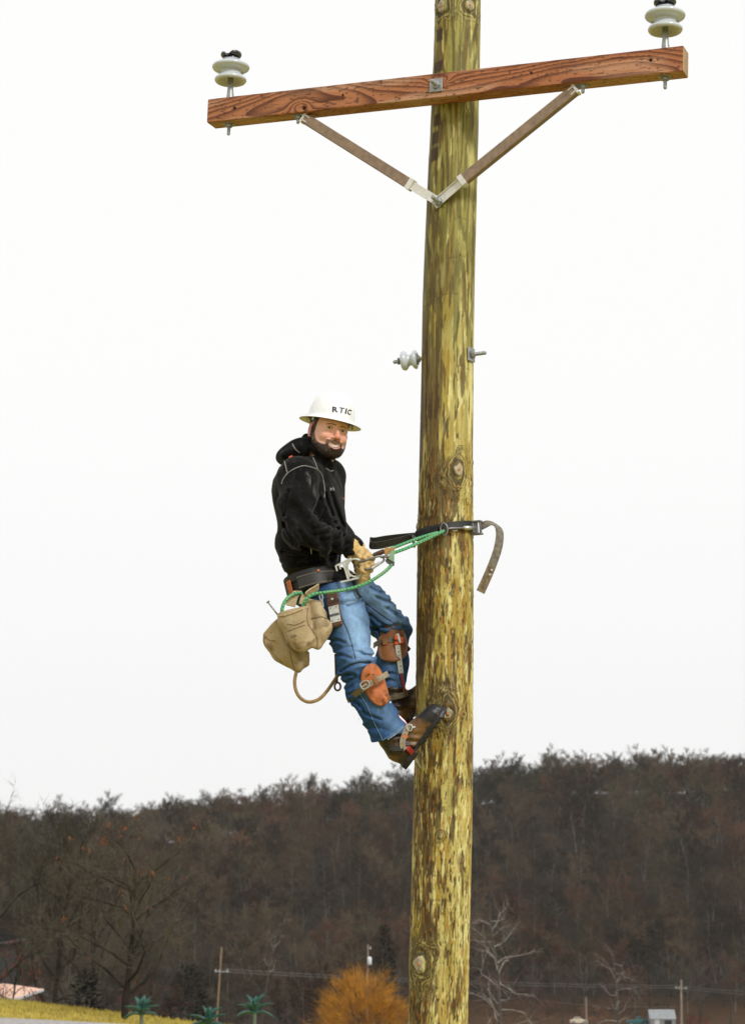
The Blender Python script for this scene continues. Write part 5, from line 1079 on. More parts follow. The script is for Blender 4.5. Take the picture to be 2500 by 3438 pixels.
# ---------------------------------------------------------------- undershirt and jeans
HN, KN_, AN_ = P(1108, 1978, 8.89), P(1194, 2222, 8.76), P(1311, 2478, 8.80)
HF, KF, AF = P(1165, 1975, 9.10), P(1318, 2112, 9.20), P(1316, 2335, 9.13)
def jeans_sdf(p):
    d = torso_sdf(p, -.012); d = np.maximum(d, p[:, 2] - P(0, 1935, 9)[2])
    d = smin(d, ell(p, P(1085, 1990, 9.0), (.135, .175, .10)), .05)
    m1 = HN + (KN_ - HN) * .5 + np.array((.016, 0, .004)); sh = KN_ + (AN_ - KN_) * .35 + np.array((-.012, 0, -.004))
    near = chain(p, [HN, m1, KN_, sh, AN_, AN_ + (AN_ - KN_) * .1], [.112, .096, .0735, .079, .0735, .0735], .035)
    m2 = HF + (KF - HF) * .5; far = chain(p, [HF, m2, KF, KF + (AF - KF) * .5, AF], [.108, .094, .074, .066, .064], .035)
    # wrinkles: horizontal stack at the knee, pulls at the groin, bunching over the boot
    def wr(A, B, c0, wd, fq, amp, sd):
        u = unit(B - A); t = (p - A) @ u; side_ = (p - A) @ np.array((.8, .2, .5)); return amp * (.25 + 1.1 * vnoise(p * 7 + sd, sd + 3)) * np.sin((t + .18 * side_) * fq + 5 * vnoise(p * 10, sd)) * np.exp(-((t - c0) / wd) ** 2) * .85
    Ln = np.linalg.norm(KN_ - HN); near = near - wr(HN, KN_, Ln, .055, 150, .0075, 1) - wr(HN, KN_, .08, .09, 90, .004, 2) - wr(KN_, AN_, .08, .05, 130, .006, 3) - wr(KN_, AN_, .28, .06, 110, .004, 4)
    Lf = np.linalg.norm(KF - HF); far = far - wr(HF, KF, Lf * .95, .06, 130, .008, 5) - wr(HF, KF, .10, .09, 95, .005, 6)
    # roll of denim pushed up by the knee pads
    n_ = unit(np.array((.35, -.2, .9)));
    for (c, A, B, R) in ((KN_ + unit(AN_ - KN_) * .012, HN, KN_, .073), (KF + unit(AF - KF) * .004, HF, KF, .074)):
        u = unit(AN_ - KN_) if A is HN else unit(AF - KF); w_ = (p - c); tt = w_ @ u; rad = np.linalg.norm(w_ - tt[:, None] * u, axis=1); roll = np.hypot(rad - R, tt - .012 * vnoise(p * 14, 9)) - .014
        if A is HN: near = smin(near, roll, .016)
        else: far = smin(far, roll, .016)
    near = near + crease(p, FOLDS_N); far = far + crease(p, FOLDS_F)
    un = unit(AN_ - KN_); near = np.maximum(near, (p - P(1309, 2476, 8.80)) @ unit(un + np.array((-.14, 0, 0.02)))); uf = unit(AF - KF); far = np.maximum(far, (p - P(1318, 2317, 9.1)) @ uf)
    d = smin(d, smin(near, far, .012), .03); d = d - .0060 * (fbm(p * np.array((9, 9, 7)), 2, 31) - .5) + .0100 * (1 - np.abs(2 * fbm(p * np.array((5.5, 5.5, 9)) + 3, 2, 33) - 1)) ** 8
    return d
lo = np.array((P(955, 2000, 9)[0] - .02, 8.60, P(0, 2530, 8.8)[2] - .02)); hi = np.array((P(1385, 2000, 9.2)[0] + .02, 9.34, P(0, 1925, 9)[2]))
jv, jq = nets(jeans_sdf, lo, hi, .0052); jx, jy = proj(jv)
den = np.tile(np.array((.026, .070, .175)), (len(jv), 1)); tw_ = fbm(jv * np.array((90, 90, 40)), 3, 41); tw2 = fbm(jv * np.array((14, 14, 8)), 3, 43)
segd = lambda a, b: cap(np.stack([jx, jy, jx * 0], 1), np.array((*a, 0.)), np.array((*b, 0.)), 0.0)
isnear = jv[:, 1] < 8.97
fade_lit = np.where(isnear, np.maximum(np.exp(-(segd((1165, 1990), (1218, 2190)) / 46) ** 2), .35 * np.exp(-(segd((1225, 2300), (1330, 2440)) / 30) ** 2)), np.maximum(np.exp(-(segd((1225, 1975), (1335, 2075)) / 38) ** 2) * .8, .3 * np.exp(-(segd((1310, 2160), (1320, 2290)) / 26) ** 2)))  # worn denim fade together with highlights painted down the thighs and shins
den = mixc(den, (.270, .430, .640), np.clip(fade_lit * (.60 + .4 * tw2), 0, 1)); den *= (.80 + .40 * tw_)[:, None]; den *= (.90 + .20 * vnoise(jv * np.array((170, 170, 30)), 47))[:, None]; den = mixc(den, (.012, .030, .085), sstep(.50, .66, tw2) * .35 * (1 - fade_lit))
den = mixc(den, (.012, .012, .013), sstep(P(0, 1990, 9)[2], P(0, 1972, 9)[2], jv[:, 2] + .0) * 0 + ((jy < 1985 - .20 * (jx - 975)) & (jx < 1195)).astype(float))    # black shirt tail above the belt line
jm = mat('blue_denim', rough=.95, vcol=True, var=.26, scale=420, bump=.0009, bscale=500, spec=.08, stretch=(1, 1, .4))
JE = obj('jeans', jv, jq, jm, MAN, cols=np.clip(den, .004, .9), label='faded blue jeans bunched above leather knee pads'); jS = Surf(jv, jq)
st_l = mat('pale_denim_seam', (.17, .25, .36), .9, var=.3, scale=200); st_d = mat('dark_denim_seam', (.014, .03, .075), .9, var=.3, scale=200)
def z2(pts): return [(880 + .3032 * a, 1640 + .3032 * b) for a, b in pts]
def z3(pts): return [(860 + .3396 * a, 1860 + .3396 * b) for a, b in pts]
def z4(pts): return [(1080 + .2911 * a, 2060 + .2911 * b) for a, b in pts]
for pts_, m_, rr_ in [(z3([(800, 470), (850, 640), (905, 770), (950, 920), (985, 1060)]), st_d, .0015), (z3([(812, 470), (862, 640), (917, 770), (962, 920), (995, 1060)]), st_l, .0012),
                     (z3([(1062, 470), (1160, 545), (1270, 625), (1370, 690)]), st_d, .0018), (z3([(1075, 462), (1172, 537), (1282, 615), (1380, 680)]), st_l, .0012), (z3([(1050, 482), (1150, 560), (1258, 640), (1358, 702)]), st_l, .0012),
                     (z4([(440, 930), (520, 1060), (600, 1250), (690, 1430), (715, 1480)]), st_l, .0014), (z4([(428, 935), (508, 1065), (588, 1255), (678, 1436)]), st_d, .0014), (z3([(835, 1165), (900, 1110), (1000, 1075), (1120, 1062)]), st_d, .0015), (z4([(865, 660), (885, 760), (912, 850)]), st_l, .0014)]:
    pt = jS.line(pts_, .0004)
    if len(pt) > 3: mb = MB(); mb.tube(pt, rr_, 5); mb.build('seam', m_, JE)
# frayed hems
for pts_, c in ((z4([(632, 1548), (715, 1478), (800, 1425), (880, 1365), (938, 1308)]), 0), (z4([(690, 862), (760, 872), (840, 886), (915, 896)]), 1)):
    for off_, rr_, m_ in ((0, .0030, st_l), (-7, .0013, st_l)):
        pt = jS.line([(a, b + off_) for a, b in pts_], .0006)
        if len(pt) > 3: mb = MB(); mb.tube(pt, rr_, 6); mb.build('hem', m_, JE)
# ---------------------------------------------------------------- boots
boot_m = mat('boot_leather', rough=.42, vcol=True, var=.3, scale=60, bump=.0012, bscale=120, spec=.4)
def boot(heel, d, sn, lat, shaft, name, label, sc=1.0):
    d = unit(d); sn = unit(sn - d * (sn @ d)); up_ = -sn; lat = np.cross(d, up_)
    def loc(p): q = p - heel; return np.stack([q @ d, q @ up_, q @ lat], 1) / sc
    U = np.array([0, .03, .07, .11, .16, .21, .255, .285, .298]); Hh = np.array([.05, .085, .105, .098, .080, .068, .060, .046, .02]); Wd = np.array([.022, .034, .036, .035, .040, .047, .045, .034, .012])
    def sd(p):
        q = loc(p); u, v, w_ = q.T; h = np.interp(u, U, Hh); wd = np.interp(u, U, Wd); k = (np.abs((v - .026 - h * .42) / (h * .58)) ** 2.4 + np.abs(w_ / wd) ** 2.4) ** (1 / 2.4); e = (k - 1) * np.minimum(h * .5, wd) * .9; e = np.maximum(e, np.maximum(-u + .004, u - .298)); e = np.maximum(e, .016 - v)
        e = smin(e, chain(p, shaft, [.050 * sc, .049 * sc, .055 * sc], .03), .025) if len(shaft) else e
        e = e - .0035 * np.sin((u * 1.0 + v * .8) * 150 + 3 * vnoise(p * 15, 4)) * np.exp(-((u - .10) / .05) ** 2) - .004 * (fbm(p * 24, 3, 6) - .5)
        sole_h = np.where(u < .085, .004, np.where(u < .12, .018, .006)); s = np.maximum(np.abs(w_) - wd - .005, np.maximum(v - .030, sole_h - v)); s = np.maximum(s, np.maximum(-u - .002, u - .303)); s = np.maximum(s, .0 * u) if False else s
        lug = np.where((v < .012) & (np.sin(u * 260) > .2) & (u > .12), .004, -1); s = np.maximum(s, lug)
        return smin(e, s, .003)
    pts_ = np.array([heel, heel + d * .31 * sc, heel + up_ * .15 * sc] + list(shaft)); lo = pts_.min(0) - .085; hi = pts_.max(0) + .085
    v, f = nets(sd, lo, hi, .0045); q = loc(v); n_ = fbm(v * 28, 3, 8)
    col = np.tile(np.array((.130, .068, .022)), (len(v), 1)) * (.55 + .9 * n_)[:, None]; col = mixc(col, (.012, .008, .006), sstep(.46, .56, fbm(v * 14, 3, 9)) * .8); col = mixc(col, (.012, .011, .011), np.maximum(sstep(.205, .215, q[:, 0] + .05 * (q[:, 1] - .05)), sstep(.034, .030, q[:, 1]))); col = mixc(col, (.012, .010, .010), sstep(.085, .105, q[:, 1]) * (q[:, 0] < .12) * .75)
    return obj(name, v, f, boot_m, MAN, cols=np.clip(col, .004, .9), label=label), loc, (d, up_, lat)
B1, _, BAX = boot(foot0, np.array((.588, -.03, .81)), np.array((.81, .10, -.588)), None, [P(1332, 2512, 8.80), P(1311, 2472, 8.80), P(1285, 2415, 8.80)], 'boot', 'muddy brown work boot with black toe cap, near foot')
B2, _, _ = boot(P(1352, 2474, 9.13), np.array((.62, .05, .78)), np.array((.78, .0, -.62)), None, [P(1340, 2415, 9.13), P(1328, 2375, 9.13), P(1318, 2320, 9.13)], 'boot', 'dark work boot behind the pole edge, far foot')
# ---------------------------------------------------------------- gloves
gl_m = mat('tan_leather_glove', (.52, .36, .15), .75, var=.28, scale=45, bump=.0012, bscale=120)
def glove(fn, lo, hi, label):
    v, f = nets(fn, lo, hi, .0036); n_ = fbm(v * 40, 3, 3); return obj('glove', v, f, gl_m, MAN, label=label)
def hand1(p):
    W_ = WR + unit(WR - ER) * .02; pc = P(1213, 1868, 8.765); d = chain(p, [W_, pc], [.031, .033], .02); d = smin(d, ell(p, P(1219, 1880, 8.765), (.030, .024, .045)), .02)
    K = [(1226, 1852, 8.752), (1236, 1866, 8.748), (1240, 1884, 8.748), (1236, 1901, 8.752)]; M_ = [(1239, 1862, 8.722), (1248, 1877, 8.718), (1250, 1895, 8.720), (1244, 1912, 8.726)]; T_ = [(1222, 1873, 8.706), (1229, 1890, 8.703), (1231, 1906, 8.706), (1226, 1920, 8.714)]
    for a, b, c in zip(K, M_, T_):
        e = chain(p, [P(*a), P(*b), P(*c)], [.0125, .0118, .0105], .006); d = smin(d, e, .005)
    th_ = chain(p, [P(1207, 1872, 8.74), P(1218, 1896, 8.712), P(1214, 1917, 8.705)], [.0145, .0130, .0110], .006); d = smin(d, th_, .006)
    return d - .0022 * np.sin((p @ np.array((.6, .2, 1.0))) * 210 + 4 * vnoise(p * 30, 2)) * .8
glove(hand1, P(1170, 1960, 8.8) - np.array((.03, .14, 0)), P(1265, 1815, 8.8) + np.array((.03, .06, 0)), 'tan leather glove, near hand closed on the carabiner')
def hand2(p):
    pc = P(1216, 1915, 8.87); d = chain(p, [WLf, P(1212, 1880, 8.95), pc], [.034, .036, .034], .02)
    for k in range(4):
        a = P(1226 + k * 2, 1898 + k * 15, 8.86); b = P(1236 - k * 2, 1912 + k * 14, 8.835); c = P(1214 - k * 3, 1924 + k * 12, 8.82); d = smin(d, chain(p, [a, b, c], [.0125, .012, .0105], .006), .005)
    d = smin(d, chain(p, [pc, P(1202, 1930, 8.83), P(1208, 1952, 8.82)], [.016, .013, .011], .006), .006)
    return d - .0022 * np.sin((p @ np.array((.6, .2, 1.0))) * 190 + 4 * vnoise(p * 30, 7)) * .8
glove(hand2, np.array((P(1170, 1980, 8.8)[0] - .03, 8.76, P(0, 1985, 8.8)[2])), np.array((P(1265, 0, 8.9)[0] + .02, 9.09, P(0, 1815, 8.9)[2])), 'tan leather glove, far hand below the ring')
ua = unit(WR - ER); mb = MB(); A0 = WR + ua * .014 + np.array((.0, 0, -.002)); mb.lathe(A0, ua, [(.0400, 0), (.0430, -.012), (.0440, -.020), (.0450, -.022), (.0450, -.0185), (.0410, -.006), (.0385, .006), (.036, .03)], 36)
CF = mb.build('glove_cuff', mat('glove_cuff', (.60, .42, .15), .7, var=.25, scale=60, bump=.001, bscale=150), MAN, smooth=True)
# ================================================================== belt, worn on the hips
leather_b = mat('black_leather', (.010, .009, .009), .6, var=.35, scale=60, bump=.0006, bscale=250, spec=.45)
leather_w = mat('worn_black_leather', (.020, .019, .018), .55, var=.4, scale=45, bump=.0008, bscale=200, spec=.5)
leather_o = mat('orange_leather', (.42, .112, .022), .6, var=.45, scale=40, bump=.0007, bscale=200)
leather_br = mat('brown_leather', (.24, .088, .024), .6, var=.5, scale=35, bump=.0008, bscale=160)
leather_dk = mat('dark_brown_leather', (.075, .028, .013), .6, var=.4, scale=40, bump=.0007, bscale=160)
strap_g = mat('olive_strap', (.115, .085, .045), .65, var=.35, scale=60, bump=.0006, bscale=200)
strap_p = mat('pale_strap', (.27, .22, .15), .7, var=.35, scale=60, bump=.0006, bscale=200)
steel = mat('bright_steel', (.56, .56, .54), .38, .75, var=.15, scale=60)
alu = mat('cast_aluminium', (.50, .50, .45), .45, .5, var=.2, scale=50, bump=.0004, bscale=150)
gun = mat('grey_steel', (.20, .195, .19), .4, .7, var=.25, scale=70)
copper = mat('copper_rivet', (.55, .20, .08), .4, .8)
red_p = mat('red_paint', (.28, .010, .012), .35, .1, var=.3, scale=60, coat=.3)
orange_pl = mat('orange_plastic', (.75, .10, .012), .4)
thread = mat('pale_thread', (.42, .34, .22), .9)
bc = P(1080, 1971, 9.0); bA = tf * .124 + np.array((0, 0, .032)); bB = tl_ * .232; bW = unit(np.array((0, 0, 1.)) - .26 * tf)
def belt_path(f, t0, t1, n=40, dz=0.0):
    t = np.linspace(t0, t1, n); f = f * ((np.abs(np.cos(t)) ** 2.5 + np.abs(np.sin(t)) ** 2.5) ** (-1 / 2.5))[:, None]; return bc + f * (np.cos(t)[:, None] * bA + np.sin(t)[:, None] * bB) + bW * dz
mb = MB(); mb.ribbon(belt_path(1.0, -3.3, 3.1, 90), bW, .040, .009); BELT = mb.build('work_belt', leather_b, MAN, label='wide black leather body belt with steel ring plate')
mb = MB(); mb.ribbon(belt_path(1.045, -2.3, -.42, 40, .016), bW, .011, .004); mb.build('upper_strap', leather_b, BELT)
mb = MB(); mb.ribbon(belt_path(1.075, -1.72, -.48, 30, -.010), bW, .027, .006); mb.build('ring_strap', leather_w, BELT)
for dz in (.012, -.032):
    p_ = belt_path(1.105, -1.70, -.55, 62, dz)
    mb = MB()
    for i in range(0, 60, 2): mb.tube(p_[i:i + 2], .0011, 4)
    o = mb.build('stitching', thread, BELT); o['kind'] = 'stuff'
mb = MB(); mb.ribbon(belt_path(1.07, -2.12, -1.98, 6, -.012), bW, .028, .006); mb.build('keeper', leather_o, BELT)
for (t, dz) in ((-1.05, .018), (-.55, -.006)):
    p_ = belt_path(1.12, t, t + .01, 2, dz)[0]; nrm = unit(p_ - bc); mb = MB(); mb.lathe(p_, nrm, [(.005, -.004), (.0065, 0), (.004, .003)], 12); mb.build('rivet', copper, BELT)
# ring plate
YR = 8.722
def bar(mb, a, b, half, th, Y0=YR, Y1=None):
    A = P(*a, Y0); B = P(*b, Y1 or Y0); ax = unit(B - A); n_ = np.array((0, -1., 0)); w_ = unit(np.cross(ax, n_)); mb.box((A + B) / 2, (B - A) / 2, w_ * half, np.cross(ax, w_) * th, min(th, half) * .4)
mb = MB(); rc = P(1192, 1907, YR); e1 = unit(P(1222, 1893, YR) - rc); e2 = unit(P(1204, 1940, YR + .006) - rc); e2 = unit(e2 - e1 * (e1 @ e2))
mb.tube(ring(rc, e1 * .0345, e2 * .0375, 40), .0048, 8, closed=True)
for a, b, h_ in [((1127, 1900), (1180, 1874), .0040), ((1150, 1953), (1206, 1940), .0040), ((1152, 1889), (1170, 1948), .0050), ((1126, 1899), (1132, 1918), .0036), ((1138, 1896), (1143, 1912), .0034), ((1145, 1950), (1149, 1957), .0040), ((1160, 1885), (1175, 1938), .0040)]: bar(mb, a, b, h_, .0032)
mb.build('ring_plate', alu, BELT)
# ================================================================== rope with carabiner and adjuster
def rope(name, pts, r, label, n=6):
    p = spline(np.array([P(*q_) for q_ in pts]), n); L_ = np.concatenate([[0], np.cumsum(np.linalg.norm(np.diff(p, axis=0), axis=1))]); m = max(60, int(L_[-1] / .0022)); t = np.linspace(0, L_[-1], m); p = np.stack([np.interp(t, L_, p[:, i]) for i in range(3)], 1)
    mb = MB(); mb.tube(p, r, 12); V = np.concatenate(mb.V); k = np.arange(len(V)); ti = t[np.minimum(k // 12, m - 1)]; an = (k % 12) / 12 * 6.2832
    u = ti / .0078; ph_ = an * 3 / 6.2832 * 2; fleck = ((np.sin(6.2832 * u / 1.0 + an * 2) > .42) & (np.sin(6.2832 * u / 1.0 - an * 2 + 1) > .42)); c = np.tile(np.array((.040, .285, .130)), (len(V), 1)); c *= (.75 + .45 * vnoise(V * 160, 4))[:, None]; c[fleck] = (.56, .56, .22)
    br = .0006 * np.sin(6.2832 * u * 1.5 + an * 3) * np.sin(6.2832 * u * 1.5 - an * 3); cen = p[np.minimum(k // 12, m - 1)]; V = V + unit(V - cen) * br[:, None]
    o = obj(name, V, mb.F, mat('green_rope', rough=.8, vcol=True, var=.12, scale=300, bump=.0005, bscale=500), cols=c); return tag(o, label, 'rope', 'lengths of the green lanyard rope')
YA = 8.715
rope('rope', [(1318, 1892, YA), (1300, 1912, YA - .005), (1274, 1932, YA - .012), (1240, 1953, 8.695), (1200, 1969, 8.69), (1153, 1981, 8.685), (1092, 1989, 8.675), (1056, 1994, 8.672), (1036, 2004, 8.672), (1023, 2020, 8.675), (1016, 2042, 8.69), (1014, 2075, 8.70)], .0072, 'green flecked rope tail sagging from the adjuster across the jeans into the pouch')
rope('rope', [(1014, 1994, 8.76), (996, 1992, 8.735), (972, 2002, 8.715), (955, 2022, 8.70), (947, 2045, 8.69), (944, 2085, 8.70)], .0072, 'short green rope bight dipping into the left side of the pouch')
rope('rope', [(1316, 1858, YA), (1370, 1838, 8.752), (1430, 1811, 8.805), (1478, 1788, 8.845), (1489, 1783, 8.86)], .0074, 'taut green rope, lower strand from the adjuster up to the oval link on the pole')
rope('rope', [(1240, 1867, 8.765), (1262, 1861, 8.762), (1310, 1843, 8.765), (1370, 1820, 8.79), (1420, 1802, 8.825), (1468, 1788, 8.858)], .0068, 'upper strand of green rope running back from the pole to the glove')
CB = thing('carabiner', P(1250, 1890, YA), 'grey steel locking carabiner hooked through the belt ring', 'carabiner')
lp = spline(np.array([P(*q_) for q_ in [(1206, 1893, 8.728), (1212, 1886, 8.70), (1240, 1877, 8.695), (1268, 1868, 8.70), (1282, 1869, 8.705), (1288, 1877, 8.708), (1284, 1886, 8.708), (1266, 1896, 8.70), (1250, 1907, 8.697), (1232, 1911, 8.70), (1216, 1908, 8.708), (1206, 1900, 8.722)]]), 6, closed=True)
mb = MB(); mb.tube(lp, .0046, 10, closed=True); mb.build('hook_body', gun, CB, smooth=True)
a = P(1247, 1909, 8.697); b_ = P(1276, 1889, 8.703); mb = MB(); mb.lathe(a, b_ - a, [(.0055, 0), (.0072, .002), (.0072, .012), (.0064, .013), (.0064, .026), (.0072, .027), (.0072, np.linalg.norm(b_ - a) - .003), (.005, np.linalg.norm(b_ - a))], 14); mb.build('gate_sleeve', steel, CB, smooth=False)
AD = thing('rope_adjuster', P(1308, 1870, YA), 'sage-green triangular rope adjuster with brown leather guard', 'rope adjuster')
def plate(pts, Y0, th, m, name, parent, bev=True):
    a = np.array([P(x, y, Y0) for x, y in pts]); n = len(a); V = np.concatenate([a, a + np.array((0, th, 0))]); c = a.mean(0); fr = c + (a - c) * .9 - np.array((0, .0015, 0)); V = np.concatenate([V, fr]); F = [tuple(2 * n + i for i in range(n))[::-1], tuple(n + i for i in range(n))] + [(i, (i + 1) % n, n + (i + 1) % n, n + i) for i in range(n)] + [(i, 2 * n + i, 2 * n + (i + 1) % n, (i + 1) % n) for i in range(n)]
    return obj(name, V, F, m, parent, smooth=False)
plate(z2([(1375, 765), (1382, 745), (1425, 695), (1448, 684), (1460, 700), (1462, 800), (1452, 812), (1435, 808)]), YA - .014, .005, mat('sage_enamel', (.20, .33, .21), .4, var=.15, scale=60), 'side_plate', AD)
plate(z2([(1360, 790), (1400, 770), (1465, 815), (1460, 855), (1425, 850), (1375, 820)]), YA - .006, .012, blk_steel, 'cam_body', AD)
plate(z2([(1350, 690), (1360, 655), (1385, 645), (1400, 660), (1410, 670), (1450, 645), (1468, 650), (1462, 700), (1390, 740), (1360, 760)]), YA - .004, .012, mat('amber_leather', (.36, .19, .05), .6, var=.4, scale=60), 'leather_guard', AD)
mb = MB(); mb.tube(np.array([P(1256, 1864, 8.757), P(1290, 1850, 8.755)]), .0105, 10); mb.build('rope_sleeve', leather_dk, AD)
mb = MB(); mb.tube(spline(np.array([P(*q_) for q_ in [(1276, 1872, YA - .01), (1290, 1868, YA - .012), (1302, 1876, YA - .010)]]), 5), .0045, 8); c = P(1300, 1868, YA - .012); mb.lathe(c, (0, -1, 0), [(.009, 0), (.009, .004), (.004, .006)], 12); mb.build('shackle', gun, AD)
# ================================================================== pole strap
BS = thing('pole_strap', pole_pt(1480, 1780, .02), 'black webbing fall-arrest strap cinched round the pole, its tail curling out to the right', 'strap')
def polring(py0, py1, off, t0, t1, n=60):
    out = []
    for t in np.linspace(t0, t1, n):
        w_ = (math.sin(t) + 1) / 2; z = P(1400, py0, PY)[2] * (1 - w_) + P(1588, py1, PY)[2] * w_; r = pole_r(z) + off; out.append((pole_x(z) + r * math.sin(t), PY - r * math.cos(t), z))
    return np.array(out)
mb = MB(); pr_ = polring(1800, 1768, .006, -5.55, .78, 110); mb.ribbon(pr_, np.array((0, 0, 1.)), .017, .005); mb.build('outer_band', leather_w, BS)
mb = MB()
for i in range(15):                                                            # knobbly inner gripper on the left front
    p_ = polring(1800, 1776, .012, -1.25 + i * .075, -1.25 + i * .075 + .04, 2); mb.box((p_[0] + p_[1]) / 2, (p_[1] - p_[0]) * .62, np.array((0, 0, .0145 + .002 * (i % 2))), unit((p_[0] - np.array((pole_x(4), PY, p_[0][2])))) * .006, .003)
o = mb.build('inner_gripper', mat('black_rubber', (.012, .012, .012), .7), BS); o['kind'] = 'stuff'
# doubled strap end sticking out to the left
lpx = [(1392, 1800, 8.93), (1330, 1806, 8.88), (1290, 1811, 8.86), (1262, 1816, 8.848), (1248, 1817, 8.842), (1242, 1823, 8.832), (1243, 1835, 8.822), (1252, 1838, 8.815), (1280, 1836, 8.818), (1330, 1824, 8.845), (1392, 1808, 8.90)]
mb = MB(); lp = spline(np.array([P(a, (b if i < 5 else b - 6), y_ - (.012 if 4 < i else -.006)) for i, (a, b, y_) in enumerate(lpx)]), 6); mb.ribbon(lp, np.array((.05, -.55, .83)), .0165, .004); mb.build('folded_end', leather_w, BS)
mb = MB(); bar(mb, (1385, 1797), (1390, 1838), .006, .010, 8.872); mb.build('keeper', blk_steel, BS)
mb = MB(); mb.tube(spline(np.array([pole_pt(*q_) for q_ in [(1487, 1762, .028), (1497, 1770, .030), (1499, 1790, .030), (1492, 1802, .028), (1483, 1796, .024), (1480, 1776, .024)]]), 6, closed=True), .0042, 8, closed=True); mb.build('oval_link', gun, BS, smooth=True)
sw = spline(np.array([pole_pt(*q_) for q_ in [(1497, 1780, .026), (1510, 1778, .024), (1530, 1776, .020), (1552, 1773, .018)]]), 6); mb = MB(); mb.tube(sw, .0048, 8); mb.tube(spline(np.array([pole_pt(*q_) for q_ in [(1512, 1782, .018), (1520, 1787, .018), (1528, 1782, .018)]]), 5), .0035, 6); mb.build('swivel_hook', gun, BS, smooth=True)
sw = np.array([pole_pt(1548, 1773, .016), pole_pt(1566, 1770, .016), pole_pt(1582, 1768, .018)]); mb = MB(); mb.tube(sw, np.array([.009, .0095, .0085]), 12); mb.build('swivel_barrel', steel, BS, smooth=True)
bx = P(1600, 1772, 8.93); ax_ = unit(P(1612, 1798, 8.93) - P(1608, 1748, 8.93)); side_ = unit(np.array((.85, -.5, 0))); mb = MB()
for o_ in (-.026, .026): mb.box(bx + ax_ * o_ * 1.05, side_ * .024, np.cross(side_, ax_) * .012, ax_ * .004, .002)
for s_ in (-.017, .0, .017): mb.lathe(bx + side_ * s_ - ax_ * .028, ax_, [(.0055, 0), (.0055, .056), (.003, .058)], 10)
mb.box(bx - side_ * .016, side_ * .007, np.cross(side_, ax_) * .014, ax_ * .022, .002); mb.build('ratchet_buckle', gun, BS)
tail = spline(np.array([P(*q_) for q_ in [(1612, 1768, 8.93), (1632, 1760, 8.91), (1655, 1760, 8.895), (1671, 1772, 8.885), (1677, 1795, 8.88), (1672, 1835, 8.88), (1658, 1880, 8.885), (1638, 1930, 8.89), (1612, 1988, 8.895)]]), 7)
n_t = len(tail); tt = np.linspace(0, 1, n_t)[:, None]; Wk = np.array([(0, .30, 1.), (0, .45, .9), (.15, .95, .45), (.45, .9, .25), (.8, .55, .25), (.95, .25, .28), (.96, .12, .28)]); Wt = np.stack([np.interp(tt[:, 0], [0, .12, .24, .32, .45, .62, 1], Wk[:, i]) for i in range(3)], 1); mb = MB(); mb.ribbon(tail, Wt, .0185, .0035); mb.build('loose_tail', mat('scuffed_webbing', (.17, .15, .12), .8, var=.5, scale=55, bump=.0006, bscale=300), BS, label='grey-brown scuffed strap tail curling down')
i0 = int(n_t * .80); mb = MB(); mb.ribbon(tail[i0:] + np.array((0, -.003, 0)), Wt[i0:], .0190, .002); TE = mb.build('tail_end', mat('worn_tail_end', (.17, .125, .075), .8, var=.7, scale=60), BS)
for k_ in (.25, .45):
    q_ = tail[int(i0 + (n_t - 1 - i0) * k_)] + np.array((.006, -.006, 0)); mb = MB(); mb.lathe(q_, (0, -1, 0), [(.005, -.002), (.0055, .001), (.003, .003)], 10); mb.build('rivet', steel, TE)
# ================================================================== canvas pouches
canvas = mat('tan_canvas', rough=.95, vcol=True, var=.14, scale=120, bump=.0006, bscale=500, spec=.15)
def pouch(fn, lo, hi, label, name='tool_pouch'):
    v, f = nets(fn, lo, hi, .0042); s1 = fbm(v * 26, 4, 5); s2 = fbm(v * 9, 3, 6); c = np.tile(np.array((.415, .315, .185)), (len(v), 1)) * (.72 + .5 * s2)[:, None]; c = mixc(c, (.19, .135, .075), sstep(.55, .72, s1) * .75); c = mixc(c, (.52, .43, .29), sstep(.55, .75, fbm(v * 14, 3, 8)) * .45)
    px, py = proj(v); root = thing(name, np.array((v[:, 0].mean(), v[:, 1].mean(), v[:, 2].min())), label, 'pouch', 'canvas tool pouches on the belt'); return v, f, c, root
YB = 8.715
def half(p, a, b):                                                            # signed distance to the plane seen edge-on along a-b (positive above)
    A = P(*a, YB); B = P(*b, YB); d = unit(B - A); n_ = unit(np.cross(d, (0, 1., 0))); n_ = n_ if n_[2] > 0 else -n_; return (p - A) @ n_
sq = np.array((1, 1.35, 1.)); 
def squash(p): q_ = p.copy(); q_[:, 1] = YB + (p[:, 1] - YB) * 1.35; return q_
def pouch1(p):
    q_ = squash(p); d = chain(q_, [P(983, 2040, YB), P(990, 2080, YB), P(1006, 2132, YB), P(1016, 2150, YB)], [.070, .066, .058, .050], .02)
    d = smin(d, chain(q_, [P(1050, 2020, YB + .01), P(1068, 2065, YB + .01), P(1078, 2112, YB + .01), P(1058, 2155, YB + .01)], [.028, .034, .042, .032], .02), .014)
    d = d - .0048 * np.sin(((p - P(1000, 2100, YB)) @ np.array((.9, .3, -.35))) * 95 + 5 * vnoise(p * 16, 4)) * sstep(.0, .09, np.abs(p[:, 0] - P(985, 0, YB)[0])) - .007 * (fbm(p * 20, 3, 9) - .5)
    top = half(p, (926, 2062), (1040, 2034)); top2 = half(p, (1036, 2010), (1090, 2020)); cut = np.where(p[:, 0] < P(1038, 0, YB)[0], top, top2)
    inner = chain(squash(p), [P(983, 2020, YB), P(992, 2090, YB), P(1005, 2120, YB)], [.056, .051, .042], .02); d = np.maximum(d, cut); return smax(d, -inner, .003)
v1, f1_, c1, PO1 = pouch(pouch1, np.array((P(915, 0, YB)[0], YB - .09, P(0, 2215, YB)[2])), np.array((P(1130, 0, YB)[0], YB + .10, P(0, 1995, YB)[2])), 'front tan canvas tool pouch stamped 25A hanging from the belt')
